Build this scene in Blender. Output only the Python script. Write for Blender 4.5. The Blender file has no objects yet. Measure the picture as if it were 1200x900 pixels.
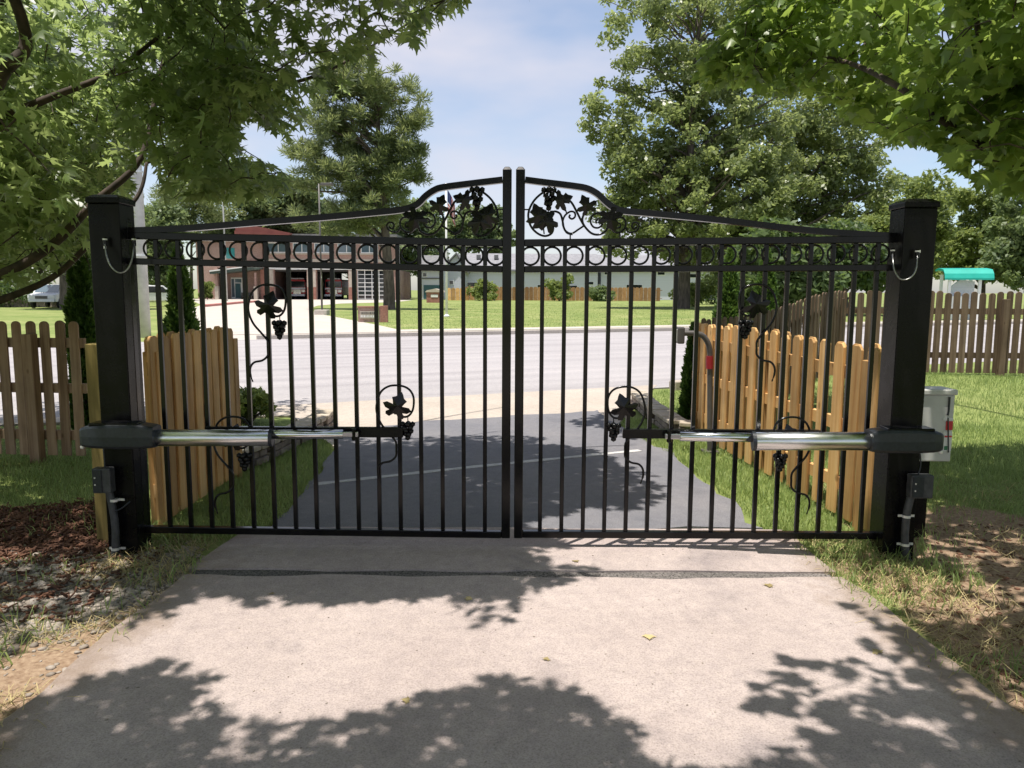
import bpy, bmesh, math, random
import numpy as np
from mathutils import Vector, Matrix

# ------------------------------------------------------------------ camera, sky, sun, exposure
scene = bpy.context.scene
C = scene.collection
CAM_H, GATE_D, FPX = 1.5, 4.3, 890.0
PITCH, ROLL = math.radians(7.05), math.radians(0.30)
cam_data = bpy.data.cameras.new('camera')
cam_data.sensor_width = 36.0
cam_data.lens = 36.0 * FPX / 1200.0
cam_data.clip_start = 0.05
cam_data.clip_end = 3000.0
cam = bpy.data.objects.new('camera', cam_data)
C.objects.link(cam)
CAMR = Matrix.Rotation(math.radians(90) - PITCH, 4, 'X') @ Matrix.Rotation(ROLL, 4, 'Z')
cam.matrix_world = Matrix.Translation((0, -GATE_D, CAM_H)) @ CAMR
scene.camera = cam

SUN_EL = math.radians(79.0)
SUN_H = Vector((-0.67, -0.74)).normalized()            # horizontal direction towards the sun
SUN_K = np.array([SUN_H.x, SUN_H.y]) / math.tan(SUN_EL)   # shadow shift per metre of height (negated)

world = bpy.data.worlds.new('World')
scene.world = world
world.use_nodes = True
wn, wl = world.node_tree.nodes, world.node_tree.links
bg = wn['Background']
bg.inputs['Strength'].default_value = 0.12
sky = wn.new('ShaderNodeTexSky')
sky.sky_type = 'NISHITA'
sky.sun_disc = False
sky.sun_elevation = SUN_EL
sky.sun_rotation = math.atan2(SUN_H.x, SUN_H.y)
sky.altitude = 300
sky.air_density = 1.0
sky.dust_density = 1.2
tc = wn.new('ShaderNodeTexCoord')
mp = wn.new('ShaderNodeMapping')
mp.inputs['Scale'].default_value = (1.0, 1.0, 2.6)
mp.inputs['Location'].default_value = (0.4, 0.2, 0.1)
nz = wn.new('ShaderNodeTexNoise')
nz.inputs['Scale'].default_value = 2.0
nz.inputs['Detail'].default_value = 5.0
nz.inputs['Roughness'].default_value = 0.5
rp = wn.new('ShaderNodeValToRGB')
rp.color_ramp.elements[0].position = 0.40
rp.color_ramp.elements[0].color = (0.06, 0.06, 0.06, 1)
rp.color_ramp.elements[1].position = 0.62
rp.color_ramp.elements[1].color = (0.85, 0.85, 0.85, 1)
mx = wn.new('ShaderNodeMix'); mx.data_type = 'RGBA'
mx.inputs[7].default_value = (4.6, 4.5, 5.0, 1)
wl.new(tc.outputs['Generated'], mp.inputs['Vector'])
wl.new(mp.outputs['Vector'], nz.inputs['Vector'])
wl.new(nz.outputs['Fac'], rp.inputs['Fac'])
wl.new(rp.outputs['Color'], mx.inputs[0])
wl.new(sky.outputs['Color'], mx.inputs[6])
wl.new(mx.outputs[2], bg.inputs['Color'])

sun_data = bpy.data.lights.new('sun', 'SUN')
sun_data.energy = 4.7
sun_data.angle = math.radians(0.53)
sun_data.color = (1.0, 0.94, 0.86)
sun = bpy.data.objects.new('sun', sun_data)
C.objects.link(sun)
sd = Vector((SUN_H.x * math.cos(SUN_EL), SUN_H.y * math.cos(SUN_EL), math.sin(SUN_EL)))
sun.rotation_euler = sd.to_track_quat('Z', 'Y').to_euler()
sun.location = (4, 6, 30)

vs = scene.view_settings
vs.view_transform = 'Standard'
vs.look = 'None'
vs.gamma = 1.0
vs.use_curve_mapping = False
vs.exposure = 0.55

# ------------------------------------------------------------------ measuring helpers
def ray(px, py):
    return (CAMR.to_3x3() @ Vector(((px - 600) / FPX, (450 - py) / FPX, -1.0)))

def at(px, py, D=GATE_D):
    d = ray(px, py)
    return Vector((0, -GATE_D, CAM_H)) + d * (D / d.y)

def gp(px, py, z=0.0):
    d = ray(px, py)
    return Vector((0, -GATE_D, CAM_H)) + d * ((z - CAM_H) / d.z)

CI = np.array((CAMR.to_3x3()).transposed())
def project(P):                                      # (N,3) world -> (N,3) x px, y px, depth
    q = (P - np.array([0, -GATE_D, CAM_H])) @ CI.T
    dz = np.maximum(-q[:, 2], 1e-3)
    return np.stack([600 + FPX * q[:, 0] / dz, 450 - FPX * q[:, 1] / dz, -q[:, 2]], 1)

def in_poly(x, y, poly):
    n = len(poly); r = np.zeros(x.shape, bool); j = n - 1
    for i in range(n):
        xi, yi = poly[i]; xj, yj = poly[j]
        if yi != yj:
            c = ((yi > y) != (yj > y)) & (x < (xj - xi) * (y - yi) / (yj - yi) + xi)
            r ^= c
        j = i
    return r

def sstep(a, b, v):
    t = np.clip((v - a) / (b - a), 0, 1)
    return t * t * (3 - 2 * t)

# ------------------------------------------------------------------ materials
MATS = {}
def new_mat(name):
    m = bpy.data.materials.new(name); m.use_nodes = True
    MATS[name] = m
    return m, m.node_tree.nodes, m.node_tree.links, m.node_tree.nodes['Principled BSDF']

def noise_node(n, l, scale, detail=4, rough=0.55, vec=None, stretch=None, rand=False):
    t = n.new('ShaderNodeTexCoord')
    src = t.outputs['Object']
    if rand:
        oi = n.new('ShaderNodeObjectInfo')
        mu = n.new('ShaderNodeVectorMath'); mu.operation = 'MULTIPLY_ADD'
        mu.inputs[1].default_value = (1, 1, 1)
        sc = n.new('ShaderNodeVectorMath'); sc.operation = 'SCALE'
        sc.inputs[0].default_value = (37.0, 53.0, 71.0)
        l.new(oi.outputs['Random'], sc.inputs['Scale'])
        l.new(src, mu.inputs[0]); l.new(sc.outputs[0], mu.inputs[2])
        src = mu.outputs[0]
    if stretch:
        mp = n.new('ShaderNodeMapping'); mp.inputs['Scale'].default_value = stretch
        l.new(src, mp.inputs['Vector']); src = mp.outputs['Vector']
    z = n.new('ShaderNodeTexNoise')
    z.inputs['Scale'].default_value = scale; z.inputs['Detail'].default_value = detail
    z.inputs['Roughness'].default_value = rough
    l.new(src, z.inputs['Vector'])
    return z

def ramp(n, l, fac, stops):
    r = n.new('ShaderNodeValToRGB')
    e = r.color_ramp.elements
    while len(e) < len(stops): e.new(0.5)
    for i, (p, c) in enumerate(stops):
        e[i].position = p; e[i].color = (*c, 1)
    l.new(fac, r.inputs['Fac'])
    return r

def mixc(n, l, fac, a, b, mode='MIX'):
    m = n.new('ShaderNodeMix'); m.data_type = 'RGBA'; m.blend_type = mode
    if isinstance(fac, float): m.inputs[0].default_value = fac
    else: l.new(fac, m.inputs[0])
    for i, v in ((6, a), (7, b)):
        if isinstance(v, tuple): m.inputs[i].default_value = (*v, 1)
        else: l.new(v, m.inputs[i])
    return m.outputs[2]

def add_bump(n, l, bsdf, height, strength, dist=0.01):
    b = n.new('ShaderNodeBump'); b.inputs['Strength'].default_value = strength
    b.inputs['Distance'].default_value = dist
    l.new(height, b.inputs['Height']); l.new(b.outputs['Normal'], bsdf.inputs['Normal'])
    return b

def surf(name, c1, c2, scale=6, rough=0.6, metal=0.0, bump=0.15, bdist=0.005, fine=None, stretch=None, rand=False,
         detail=5, spec=0.5, lo=0.35, hi=0.65):
    m, n, l, b = new_mat(name)
    z = noise_node(n, l, scale, detail, stretch=stretch, rand=rand)
    r = ramp(n, l, z.outputs['Fac'], [(lo, c1), (hi, c2)])
    col = r.outputs['Color']
    if fine:
        z2 = noise_node(n, l, fine[0], 2)
        r2 = ramp(n, l, z2.outputs['Fac'], [(0.3, (1 - fine[1],) * 3), (0.7, (1 + fine[1],) * 3)])
        col = mixc(n, l, 1.0, col, r2.outputs['Color'], 'MULTIPLY')
        hz = z2
    else: hz = z
    l.new(col, b.inputs['Base Color'])
    b.inputs['Roughness'].default_value = rough; b.inputs['Metallic'].default_value = metal
    b.inputs['Specular IOR Level'].default_value = spec
    if bump: add_bump(n, l, b, hz.outputs['Fac'], bump, bdist)
    return m

def wood(name, c1, c2, c3, rough=0.75, grey=0.0):
    """boards: grain runs along local Z; each board gets its own tone"""
    m, n, l, b = new_mat(name)
    z = noise_node(n, l, 1.0, 6, 0.6, stretch=(26, 26, 1.3), rand=True)
    r = ramp(n, l, z.outputs['Fac'], [(0.28, c1), (0.5, c2), (0.72, c3)])
    oi = n.new('ShaderNodeObjectInfo')
    rr = ramp(n, l, oi.outputs['Random'], [(0.0, (0.60, 0.57, 0.54)), (0.3, (0.86, 0.83, 0.79)), (0.7, (1.0, 0.98, 0.95)), (1.0, (1.18, 1.15, 1.10))])
    col = mixc(n, l, 1.0, r.outputs['Color'], rr.outputs['Color'], 'MULTIPLY')
    z2 = noise_node(n, l, 3.0, 4, rand=True)
    r2 = ramp(n, l, z2.outputs['Fac'], [(0.35, (0.72, 0.72, 0.74)), (0.6, (1.0, 1.0, 1.0))])
    col = mixc(n, l, 0.8, col, r2.outputs['Color'], 'MULTIPLY')
    v = n.new('ShaderNodeTexVoronoi'); v.inputs['Scale'].default_value = 4.0       # knots
    t = n.new('ShaderNodeTexCoord'); mp = n.new('ShaderNodeMapping'); mp.inputs['Scale'].default_value = (1.6, 1.6, 0.8)
    ad = n.new('ShaderNodeVectorMath'); ad.operation = 'ADD'
    cb = n.new('ShaderNodeVectorMath'); cb.operation = 'SCALE'; cb.inputs[0].default_value = (19.0, 23.0, 31.0)
    l.new(oi.outputs['Random'], cb.inputs['Scale'])
    l.new(t.outputs['Object'], mp.inputs['Vector']); l.new(mp.outputs['Vector'], ad.inputs[0]); l.new(cb.outputs[0], ad.inputs[1])
    l.new(ad.outputs[0], v.inputs['Vector'])
    kr = ramp(n, l, v.outputs['Distance'], [(0.06, (0.42, 0.36, 0.30)), (0.11, (1.0, 1.0, 1.0))])
    col = mixc(n, l, 0.75, col, kr.outputs['Color'], 'MULTIPLY')
    l.new(col, b.inputs['Base Color'])
    b.inputs['Roughness'].default_value = rough
    b.inputs['Specular IOR Level'].default_value = 0.3
    add_bump(n, l, b, z.outputs['Fac'], 0.35, 0.004)
    return m

def foliage(name, c1, c2, tcol, trans=0.4, rough=0.5, spec=0.35):
    m, n, l, b = new_mat(name)
    a = n.new('ShaderNodeAttribute'); a.attribute_name = 'rnd'
    oi = n.new('ShaderNodeObjectInfo')
    s = n.new('ShaderNodeMath'); s.operation = 'ADD'
    l.new(a.outputs['Fac'], s.inputs[0]); l.new(oi.outputs['Random'], s.inputs[1])
    fr = n.new('ShaderNodeMath'); fr.operation = 'FRACT'; l.new(s.outputs[0], fr.inputs[0])
    r = ramp(n, l, fr.outputs[0], [(0.0, c1), (0.8, c2), (1.0, tuple(min(1, v * 1.25) for v in c2))])
    l.new(r.outputs['Color'], b.inputs['Base Color'])
    b.inputs['Roughness'].default_value = rough
    b.inputs['Specular IOR Level'].default_value = spec
    tr = n.new('ShaderNodeBsdfTranslucent')
    tcm = mixc(n, l, fr.outputs[0], tuple(v * 0.75 for v in tcol), tcol)
    l.new(tcm, tr.inputs['Color'])
    ms = n.new('ShaderNodeMixShader'); ms.inputs['Fac'].default_value = trans
    l.new(b.outputs['BSDF'], ms.inputs[1]); l.new(tr.outputs['BSDF'], ms.inputs[2])
    l.new(ms.outputs['Shader'], n['Material Output'].inputs['Surface'])
    return m

# metal and made things
def black_paint(name, rough, spec):
    m, n, l, b = new_mat(name)
    z = noise_node(n, l, 9, 5); z2 = noise_node(n, l, 240, 2)
    r = ramp(n, l, z.outputs['Fac'], [(0.35, (0.003, 0.003, 0.0035)), (0.7, (0.007, 0.0065, 0.0065))])
    l.new(r.outputs['Color'], b.inputs['Base Color'])
    rr = ramp(n, l, z.outputs['Fac'], [(0.3, (rough * 0.8,) * 3), (0.7, (rough * 1.3,) * 3)])
    l.new(rr.outputs['Color'], b.inputs['Roughness'])
    b.inputs['Specular IOR Level'].default_value = spec
    add_bump(n, l, b, z2.outputs['Fac'], 0.08, 0.001)
    return m
black_paint('black_paint', 0.18, 0.28)
black_paint('black_post', 0.26, 0.15)
surf('black_plastic', (0.011, 0.014, 0.020), (0.018, 0.023, 0.032), 60, 0.38, bump=0.1, bdist=0.001)
surf('grey_plastic', (0.030, 0.032, 0.035), (0.060, 0.062, 0.066), 30, 0.5, bump=0.05)
surf('aluminium', (0.62, 0.63, 0.63), (0.74, 0.74, 0.74), 3, 0.27, metal=1.0, bump=0.05, stretch=(1, 40, 40))
surf('rod_steel', (0.62, 0.63, 0.65), (0.74, 0.74, 0.76), 5, 0.16, metal=1.0, bump=0.03, stretch=(1, 30, 30))
surf('cable_steel', (0.28, 0.28, 0.28), (0.45, 0.45, 0.44), 80, 0.35, metal=1.0, bump=0.2, bdist=0.001)
surf('clamp_zinc', (0.6, 0.6, 0.6), (0.8, 0.8, 0.78), 30, 0.4, metal=0.6, bump=0.0)
surf('box_grey', (0.50, 0.50, 0.48), (0.60, 0.60, 0.57), 5, 0.5, bump=0.05)
surf('sticker_red', (0.55, 0.03, 0.04), (0.62, 0.05, 0.05), 8, 0.5, bump=0.0)
surf('sticker_white', (0.7, 0.7, 0.68), (0.76, 0.76, 0.74), 8, 0.5, bump=0.0)
surf('sticker_green', (0.03, 0.16, 0.08), (0.05, 0.2, 0.1), 8, 0.5, bump=0.0)
surf('pole_grey', (0.40, 0.40, 0.40), (0.52, 0.52, 0.51), 4, 0.6, bump=0.1)
surf('pole_white', (0.65, 0.65, 0.64), (0.74, 0.74, 0.73), 4, 0.5, bump=0.05)
surf('bronze_pole', (0.07, 0.065, 0.06), (0.10, 0.09, 0.085), 10, 0.45, bump=0.05)
surf('red_tape', (0.30, 0.012, 0.02), (0.36, 0.02, 0.03), 20, 0.45, bump=0.0)
# wood
wood('cedar', (0.55, 0.28, 0.095), (0.74, 0.45, 0.185), (0.80, 0.55, 0.27), 0.7)
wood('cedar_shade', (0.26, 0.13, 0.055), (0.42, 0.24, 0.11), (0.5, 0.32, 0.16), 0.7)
wood('weathered', (0.22, 0.135, 0.085), (0.39, 0.262, 0.175), (0.50, 0.365, 0.265), 0.85)
wood('weathered_grey', (0.095, 0.062, 0.040), (0.170, 0.118, 0.080), (0.235, 0.175, 0.126), 0.85)
wood('treated', (0.17, 0.13, 0.04), (0.26, 0.20, 0.07), (0.32, 0.26, 0.11), 0.8)
surf('bark', (0.045, 0.036, 0.028), (0.13, 0.105, 0.085), 1.0, 0.9, bump=0.8, bdist=0.03, stretch=(7, 7, 1.6), detail=7)
surf('bark_twig', (0.030, 0.022, 0.016), (0.085, 0.06, 0.045), 14, 0.85, bump=0.3, bdist=0.004)
# foliage
foliage('maple_leaf', (0.055, 0.100, 0.030), (0.110, 0.165, 0.050), (0.48, 0.60, 0.20), 0.50, 0.38, 0.55)
foliage('maple_leaf_bright', (0.060, 0.115, 0.022), (0.120, 0.190, 0.036), (0.44, 0.58, 0.12), 0.48, 0.40, 0.5)
foliage('oak_leaf', (0.085, 0.125, 0.040), (0.185, 0.220, 0.085), (0.44, 0.52, 0.18), 0.45, 0.38, 0.6)
foliage('pine_needle', (0.070, 0.110, 0.045), (0.150, 0.185, 0.075), (0.42, 0.48, 0.18), 0.42, 0.45, 0.5)
foliage('far_leaf', (0.075, 0.120, 0.050), (0.150, 0.195, 0.085), (0.34, 0.43, 0.16), 0.40, 0.5)
foliage('pale_leaf', (0.100, 0.150, 0.040), (0.190, 0.235, 0.075), (0.40, 0.48, 0.13), 0.40, 0.5)
foliage('dark_leaf', (0.040, 0.075, 0.028), (0.090, 0.130, 0.045), (0.22, 0.32, 0.08), 0.35, 0.5)
foliage('arbor_leaf', (0.030, 0.080, 0.018), (0.085, 0.150, 0.034), (0.22, 0.36, 0.06), 0.3, 0.5)
foliage('grass_blade', (0.140, 0.215, 0.060), (0.280, 0.335, 0.130), (0.52, 0.64, 0.22), 0.45, 0.5, 0.3)
foliage('dry_blade', (0.30, 0.24, 0.11), (0.46, 0.38, 0.20), (0.40, 0.33, 0.16), 0.2, 0.7, 0.2)
# masonry, paving
surf('stone_block', (0.14, 0.11, 0.09), (0.30, 0.25, 0.21), 9, 0.85, bump=0.5, bdist=0.02, rand=True)
surf('cap_stone', (0.34, 0.29, 0.22), (0.46, 0.40, 0.32), 8, 0.85, bump=0.3, bdist=0.01, rand=True)
surf('gravel_stone', (0.17, 0.140, 0.115), (0.40, 0.345, 0.295), 7, 0.85, bump=0.3, bdist=0.01)
surf('loose_stone', (0.24, 0.21, 0.18), (0.46, 0.41, 0.36), 6, 0.85, bump=0.3, bdist=0.01, rand=True)
surf('mulch_chip', (0.075, 0.034, 0.020), (0.18, 0.085, 0.050), 8, 0.9, bump=0.2)
surf('brick_wall', (0.32, 0.20, 0.165), (0.40, 0.265, 0.225), 0.6, 0.85, bump=0.1, fine=(9, 0.25))
surf('brick_red', (0.27, 0.12, 0.09), (0.35, 0.17, 0.13), 2, 0.85, bump=0.1, fine=(12, 0.2))
surf('limestone', (0.42, 0.36, 0.30), (0.52, 0.46, 0.39), 2, 0.8, bump=0.1)
surf('red_fascia', (0.17, 0.05, 0.04), (0.22, 0.07, 0.055), 1, 0.5, bump=0.0)
surf('green_trim', (0.06, 0.085, 0.075), (0.09, 0.115, 0.10), 2, 0.5, bump=0.0)
surf('white_trim', (0.72, 0.72, 0.71), (0.8, 0.8, 0.79), 2, 0.5, bump=0.0)
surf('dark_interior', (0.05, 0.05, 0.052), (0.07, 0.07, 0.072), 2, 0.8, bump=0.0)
surf('siding', (0.54, 0.55, 0.62), (0.62, 0.63, 0.69), 0.4, 0.6, bump=0.3, bdist=0.02, stretch=(0.1, 0.1, 22))
surf('roof_shingle', (0.19, 0.19, 0.205), (0.25, 0.25, 0.265), 2.0, 0.8, bump=0.2, fine=(14, 0.2))
surf('roof_dark', (0.12, 0.12, 0.125), (0.18, 0.18, 0.18), 2.0, 0.8, bump=0.2)
surf('teal_roof', (0.0, 0.29, 0.22), (0.01, 0.36, 0.28), 1, 0.45, bump=0.0)
surf('truck_red', (0.36, 0.015, 0.02), (0.42, 0.02, 0.025), 1, 0.25, bump=0.0)
surf('car_white', (0.66, 0.66, 0.66), (0.72, 0.72, 0.72), 1, 0.25, bump=0.0)
surf('car_silver', (0.35, 0.36, 0.38), (0.42, 0.43, 0.45), 1, 0.25, metal=0.4, bump=0.0)
surf('rubber', (0.012, 0.012, 0.012), (0.02, 0.02, 0.02), 10, 0.8, bump=0.1)
surf('chrome', (0.6, 0.6, 0.6), (0.7, 0.7, 0.7), 4, 0.15, metal=1.0, bump=0.0)
surf('door_teal', (0.02, 0.085, 0.105), (0.03, 0.10, 0.12), 3, 0.4, bump=0.0)
def glass_mat(name, col, rough=0.06):
    m, n, l, b = new_mat(name)
    z = noise_node(n, l, 0.7, 2)
    r = ramp(n, l, z.outputs['Fac'], [(0.3, tuple(v * 0.8 for v in col)), (0.7, col)])
    l.new(r.outputs['Color'], b.inputs['Base Color'])
    b.inputs['Roughness'].default_value = rough; b.inputs['Specular IOR Level'].default_value = 1.0
glass_mat('window_glass', (0.10, 0.15, 0.18)); glass_mat('dark_glass', (0.015, 0.02, 0.025)); glass_mat('teal_glass', (0.06, 0.30, 0.30))

# ------------------------------------------------------------------ mesh helpers
def setp(o, label=None, cat=None, group=None, kind=None):
    if label: o['label'] = label
    if cat: o['category'] = cat
    if group: o['group'] = group
    if kind: o['kind'] = kind
    return o

def thing(name, label, cat, loc=(0, 0, 0), rotz=0.0, group=None):
    o = bpy.data.objects.new(name, None); C.objects.link(o)
    o.empty_display_size = 0.2
    o.location = loc; o.rotation_euler = (0, 0, rotz)
    return setp(o, label, cat, group)

class MB:
    def __init__(s): s.v = []; s.f = []
    def add(s, vs, fs):
        b = len(s.v); s.v += [tuple(v) for v in vs]; s.f += [tuple(i + b for i in f) for f in fs]
        return s
    def box(s, c, d, rot=None):
        c = Vector(c); h = Vector(d) / 2
        vs = [Vector((x * h.x, y * h.y, z * h.z)) for x in (-1, 1) for y in (-1, 1) for z in (-1, 1)]
        if rot is not None: vs = [rot @ v for v in vs]
        s.add([c + v for v in vs], [(0, 1, 3, 2), (4, 6, 7, 5), (0, 4, 5, 1), (2, 3, 7, 6), (0, 2, 6, 4), (1, 5, 7, 3)])
        return s
    def span(s, x0, x1, y0, y1, z0, z1):
        return s.box(((x0 + x1) / 2, (y0 + y1) / 2, (z0 + z1) / 2), (abs(x1 - x0), abs(y1 - y0), abs(z1 - z0)))
    def bar(s, a, b, w, d, up=(0, 1, 0)):
        """square bar from a to b; d measured along `up`, w across"""
        a = Vector(a); b = Vector(b); t = b - a; L = t.length; t.normalize()
        u = Vector(up); u = (u - t * u.dot(t)).normalized(); w_ = t.cross(u)
        rot = Matrix((t, u, w_)).transposed()
        return s.box((a + b) / 2, (L, d, w), rot)
    def tube(s, pts, r, n=8, cap=True, flat=None):
        pts = [Vector(p) for p in pts]; m = len(pts)
        rs = r if hasattr(r, '__len__') else [r] * m
        t0 = (pts[1] - pts[0]).normalized()
        u = t0.orthogonal().normalized()
        rings = []
        for i, p in enumerate(pts):
            t = (pts[min(i + 1, m - 1)] - pts[max(i - 1, 0)])
            if t.length < 1e-9: t = t0
            t.normalize()
            u = (u - t * u.dot(t))
            if u.length < 1e-6: u = t.orthogonal()
            u.normalize(); w = t.cross(u)
            rings.append([p + (u * math.cos(2 * math.pi * k / n) + w * math.sin(2 * math.pi * k / n)) * rs[i] for k in range(n)])
        vs = [v for g in rings for v in g]
        fs = [(i * n + k, i * n + (k + 1) % n, (i + 1) * n + (k + 1) % n, (i + 1) * n + k) for i in range(m - 1) for k in range(n)]
        if cap: fs += [tuple(range(n - 1, -1, -1)), tuple((m - 1) * n + k for k in range(n))]
        s.add(vs, fs); return s
    def square_tube(s, pts, w, d):
        """square section swept along pts lying in an XZ plane (depth d along Y)"""
        pts = [Vector(p) for p in pts]; m = len(pts); vs = []; fs = []
        for i, p in enumerate(pts):
            t = (pts[min(i + 1, m - 1)] - pts[max(i - 1, 0)]).normalized()
            nn = Vector((-t.z, 0, t.x)) * w / 2; yy = Vector((0, d / 2, 0))
            vs += [p + nn + yy, p + nn - yy, p - nn - yy, p - nn + yy]
        for i in range(m - 1):
            for k in range(4): fs.append((i * 4 + k, i * 4 + (k + 1) % 4, i * 4 + 4 + (k + 1) % 4, i * 4 + 4 + k))
        fs += [(3, 2, 1, 0), tuple((m - 1) * 4 + k for k in range(4))]
        s.add(vs, fs); return s
    def lathe(s, prof, c=(0, 0, 0), n=16):
        c = Vector(c); vs = []; fs = []
        for r, z in prof:
            vs += [c + Vector((r * math.cos(2 * math.pi * k / n), r * math.sin(2 * math.pi * k / n), z)) for k in range(n)]
        for i in range(len(prof) - 1):
            for k in range(n): fs.append((i * n + k, i * n + (k + 1) % n, (i + 1) * n + (k + 1) % n, (i + 1) * n + k))
        fs += [tuple(range(n - 1, -1, -1)), tuple((len(prof) - 1) * n + k for k in range(n))]
        s.add(vs, fs); return s
    def prism(s, outline, y0, y1, axis='Y'):
        """outline in (x,z), extruded along Y (or outline (x,y) extruded along Z, or (y,z) along X)"""
        n = len(outline)
        f = {'Y': lambda a, b, t: (a, t, b), 'Z': lambda a, b, t: (a, b, t), 'X': lambda a, b, t: (t, a, b)}[axis]
        vs = [f(a, b, y0) for a, b in outline] + [f(a, b, y1) for a, b in outline]
        fs = [tuple(range(n)), tuple(range(2 * n - 1, n - 1, -1))] + [(i, n + i, n + (i + 1) % n, (i + 1) % n) for i in range(n)]
        s.add(vs, fs); return s
    def torus(s, c, R, r, n=24, k=6, dirn='Y'):
        pts = []
        c = Vector(c)
        vs = []; fs = []
        for i in range(n):
            a = 2 * math.pi * i / n
            for j in range(k):
                b = 2 * math.pi * j / k
                rr = R + r * math.cos(b)
                vs.append(c + Vector((rr * math.cos(a), r * math.sin(b), rr * math.sin(a))))
        for i in range(n):
            for j in range(k):
                fs.append((i * k + j, i * k + (j + 1) % k, ((i + 1) % n) * k + (j + 1) % k, ((i + 1) % n) * k + j))
        s.add(vs, fs); return s
    def mesh(s, name, mat, bevel=0.0, smooth=False, seg=2):
        me = bpy.data.meshes.new(name)
        me.from_pydata(s.v, [], s.f)
        bm = bmesh.new(); bm.from_mesh(me)
        bmesh.ops.recalc_face_normals(bm, faces=bm.faces)
        if bevel:
            bmesh.ops.bevel(bm, geom=[e for e in bm.edges if len(e.link_faces) == 2 and e.calc_face_angle(0) > 0.5],
                            offset=bevel, segments=seg, affect='EDGES', profile=0.5)
        bm.to_mesh(me); bm.free()
        me.materials.append(MATS[mat] if isinstance(mat, str) else mat)
        if smooth:
            me.polygons.foreach_set('use_smooth', [True] * len(me.polygons))
        return me
    def build(s, name, mat, parent=None, bevel=0.0, smooth=False, loc=None, seg=2):
        return link(name, s.mesh(name, mat, bevel, smooth, seg), parent, loc)

def link(name, me, parent=None, loc=None, rot=None):
    o = bpy.data.objects.new(name, me); C.objects.link(o)
    if parent is not None: o.parent = parent
    if loc is not None: o.location = loc
    if rot is not None: o.rotation_euler = rot
    return o

def np_mesh(name, V, F, mat, rnd=None, smooth=False):
    me = bpy.data.meshes.new(name)
    V = np.asarray(V, np.float32); F = np.asarray(F, np.int32); k = F.shape[1]
    me.vertices.add(len(V)); me.vertices.foreach_set('co', V.ravel())
    me.loops.add(F.size); me.loops.foreach_set('vertex_index', F.ravel())
    me.polygons.add(len(F)); me.polygons.foreach_set('loop_start', np.arange(0, F.size, k, dtype=np.int32))
    if smooth: me.polygons.foreach_set('use_smooth', np.ones(len(F), bool))
    me.update(calc_edges=True)
    if rnd is not None:
        a = me.attributes.new('rnd', 'FLOAT', 'POINT'); a.data.foreach_set('value', np.asarray(rnd, np.float32))
    me.materials.append(MATS[mat])
    return me

def cr(pts, n=6, closed=False):
    """Catmull-Rom through pts"""
    P = [Vector(p) for p in pts]; out = []
    for i in range(len(P) - 1):
        p0 = P[max(i - 1, 0)]; p1 = P[i]; p2 = P[i + 1]; p3 = P[min(i + 2, len(P) - 1)]
        for j in range(n):
            t = j / n
            out.append(0.5 * ((2 * p1) + (p2 - p0) * t + (2 * p0 - 5 * p1 + 4 * p2 - p3) * t * t + (3 * p1 - p0 - 3 * p2 + p3) * t ** 3))
    out.append(P[-1]); return out

def structure(o, label=None): 
    o['kind'] = 'structure'
    if label: o['label'] = label
    return o

# ------------------------------------------------------------------ terrain and paving
RA = math.radians(24.0)
RU = np.array([math.cos(RA), math.sin(RA)]); RN = np.array([-math.sin(RA), math.cos(RA)])
ROAD_NEAR, ROAD_FAR = 5.88, 19.83
def road_pt(t, nd): p = RU * t + RN * nd; return (float(p[0]), float(p[1]))

def rise(x, y):
    nd = RN[0] * x + RN[1] * y
    return 0.30 * sstep(2.4, 4.8, x) * sstep(0.4, 6.6, y) * (1 - sstep(4.95, 5.75, nd))

def vnoise(x, y, s, seed=0):
    """cheap smooth value noise"""
    x = x / s + seed * 17.3; y = y / s + seed * 9.1
    xi = np.floor(x); yi = np.floor(y); fx = x - xi; fy = y - yi
    fx = fx * fx * (3 - 2 * fx); fy = fy * fy * (3 - 2 * fy)
    def h(a, b): v = np.sin(a * 127.1 + b * 311.7) * 43758.5453; return v - np.floor(v)
    return (h(xi, yi) * (1 - fx) + h(xi + 1, yi) * fx) * (1 - fy) + (h(xi, yi + 1) * (1 - fx) + h(xi + 1, yi + 1) * fx) * fy

def ground_z(x, y):
    x = np.asarray(x, float); y = np.asarray(y, float)
    rough = sstep(1.75, 2.3, np.abs(x)) * (1 - sstep(7, 9, y)) 
    bumps = (vnoise(x, y, 0.55, 1) - 0.5) * 0.035 + (vnoise(x, y, 0.2, 2) - 0.5) * 0.012
    return -0.022 + rise(x, y) + rough * bumps

def zone_poly(pts): return [tuple(gp(a, b)[:2]) for a, b in pts]
ZONES = {
    'mulch': zone_poly([(-160, 592), (0, 597), (60, 592), (122, 588), (132, 640), (100, 655), (40, 650), (-160, 668)]),
    'gravel': zone_poly([(-160, 660), (0, 652), (60, 648), (130, 652), (215, 640), (232, 665), (190, 700), (120, 722), (40, 748), (-160, 770)]),
    'dirt': zone_poly([(-160, 770), (0, 745), (60, 735), (130, 710), (200, 690), (245, 662), (215, 700), (150, 770), (60, 830), (-160, 960)]),
    'dirtr': zone_poly([(1040, 640), (1090, 590), (1130, 588), (1240, 612), (1420, 640), (1420, 960), (1250, 900), (1190, 830), (1100, 750), (1030, 690), (960, 660)]),
}
def zone_w(key, x, y):
    rng = np.random.default_rng(5); w = 0
    for k in range(12):
        dx, dy = rng.normal(0, 0.09, 2)
        w = w + in_poly(x + dx, y + dy, ZONES[key])
    return w / 12.0

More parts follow.
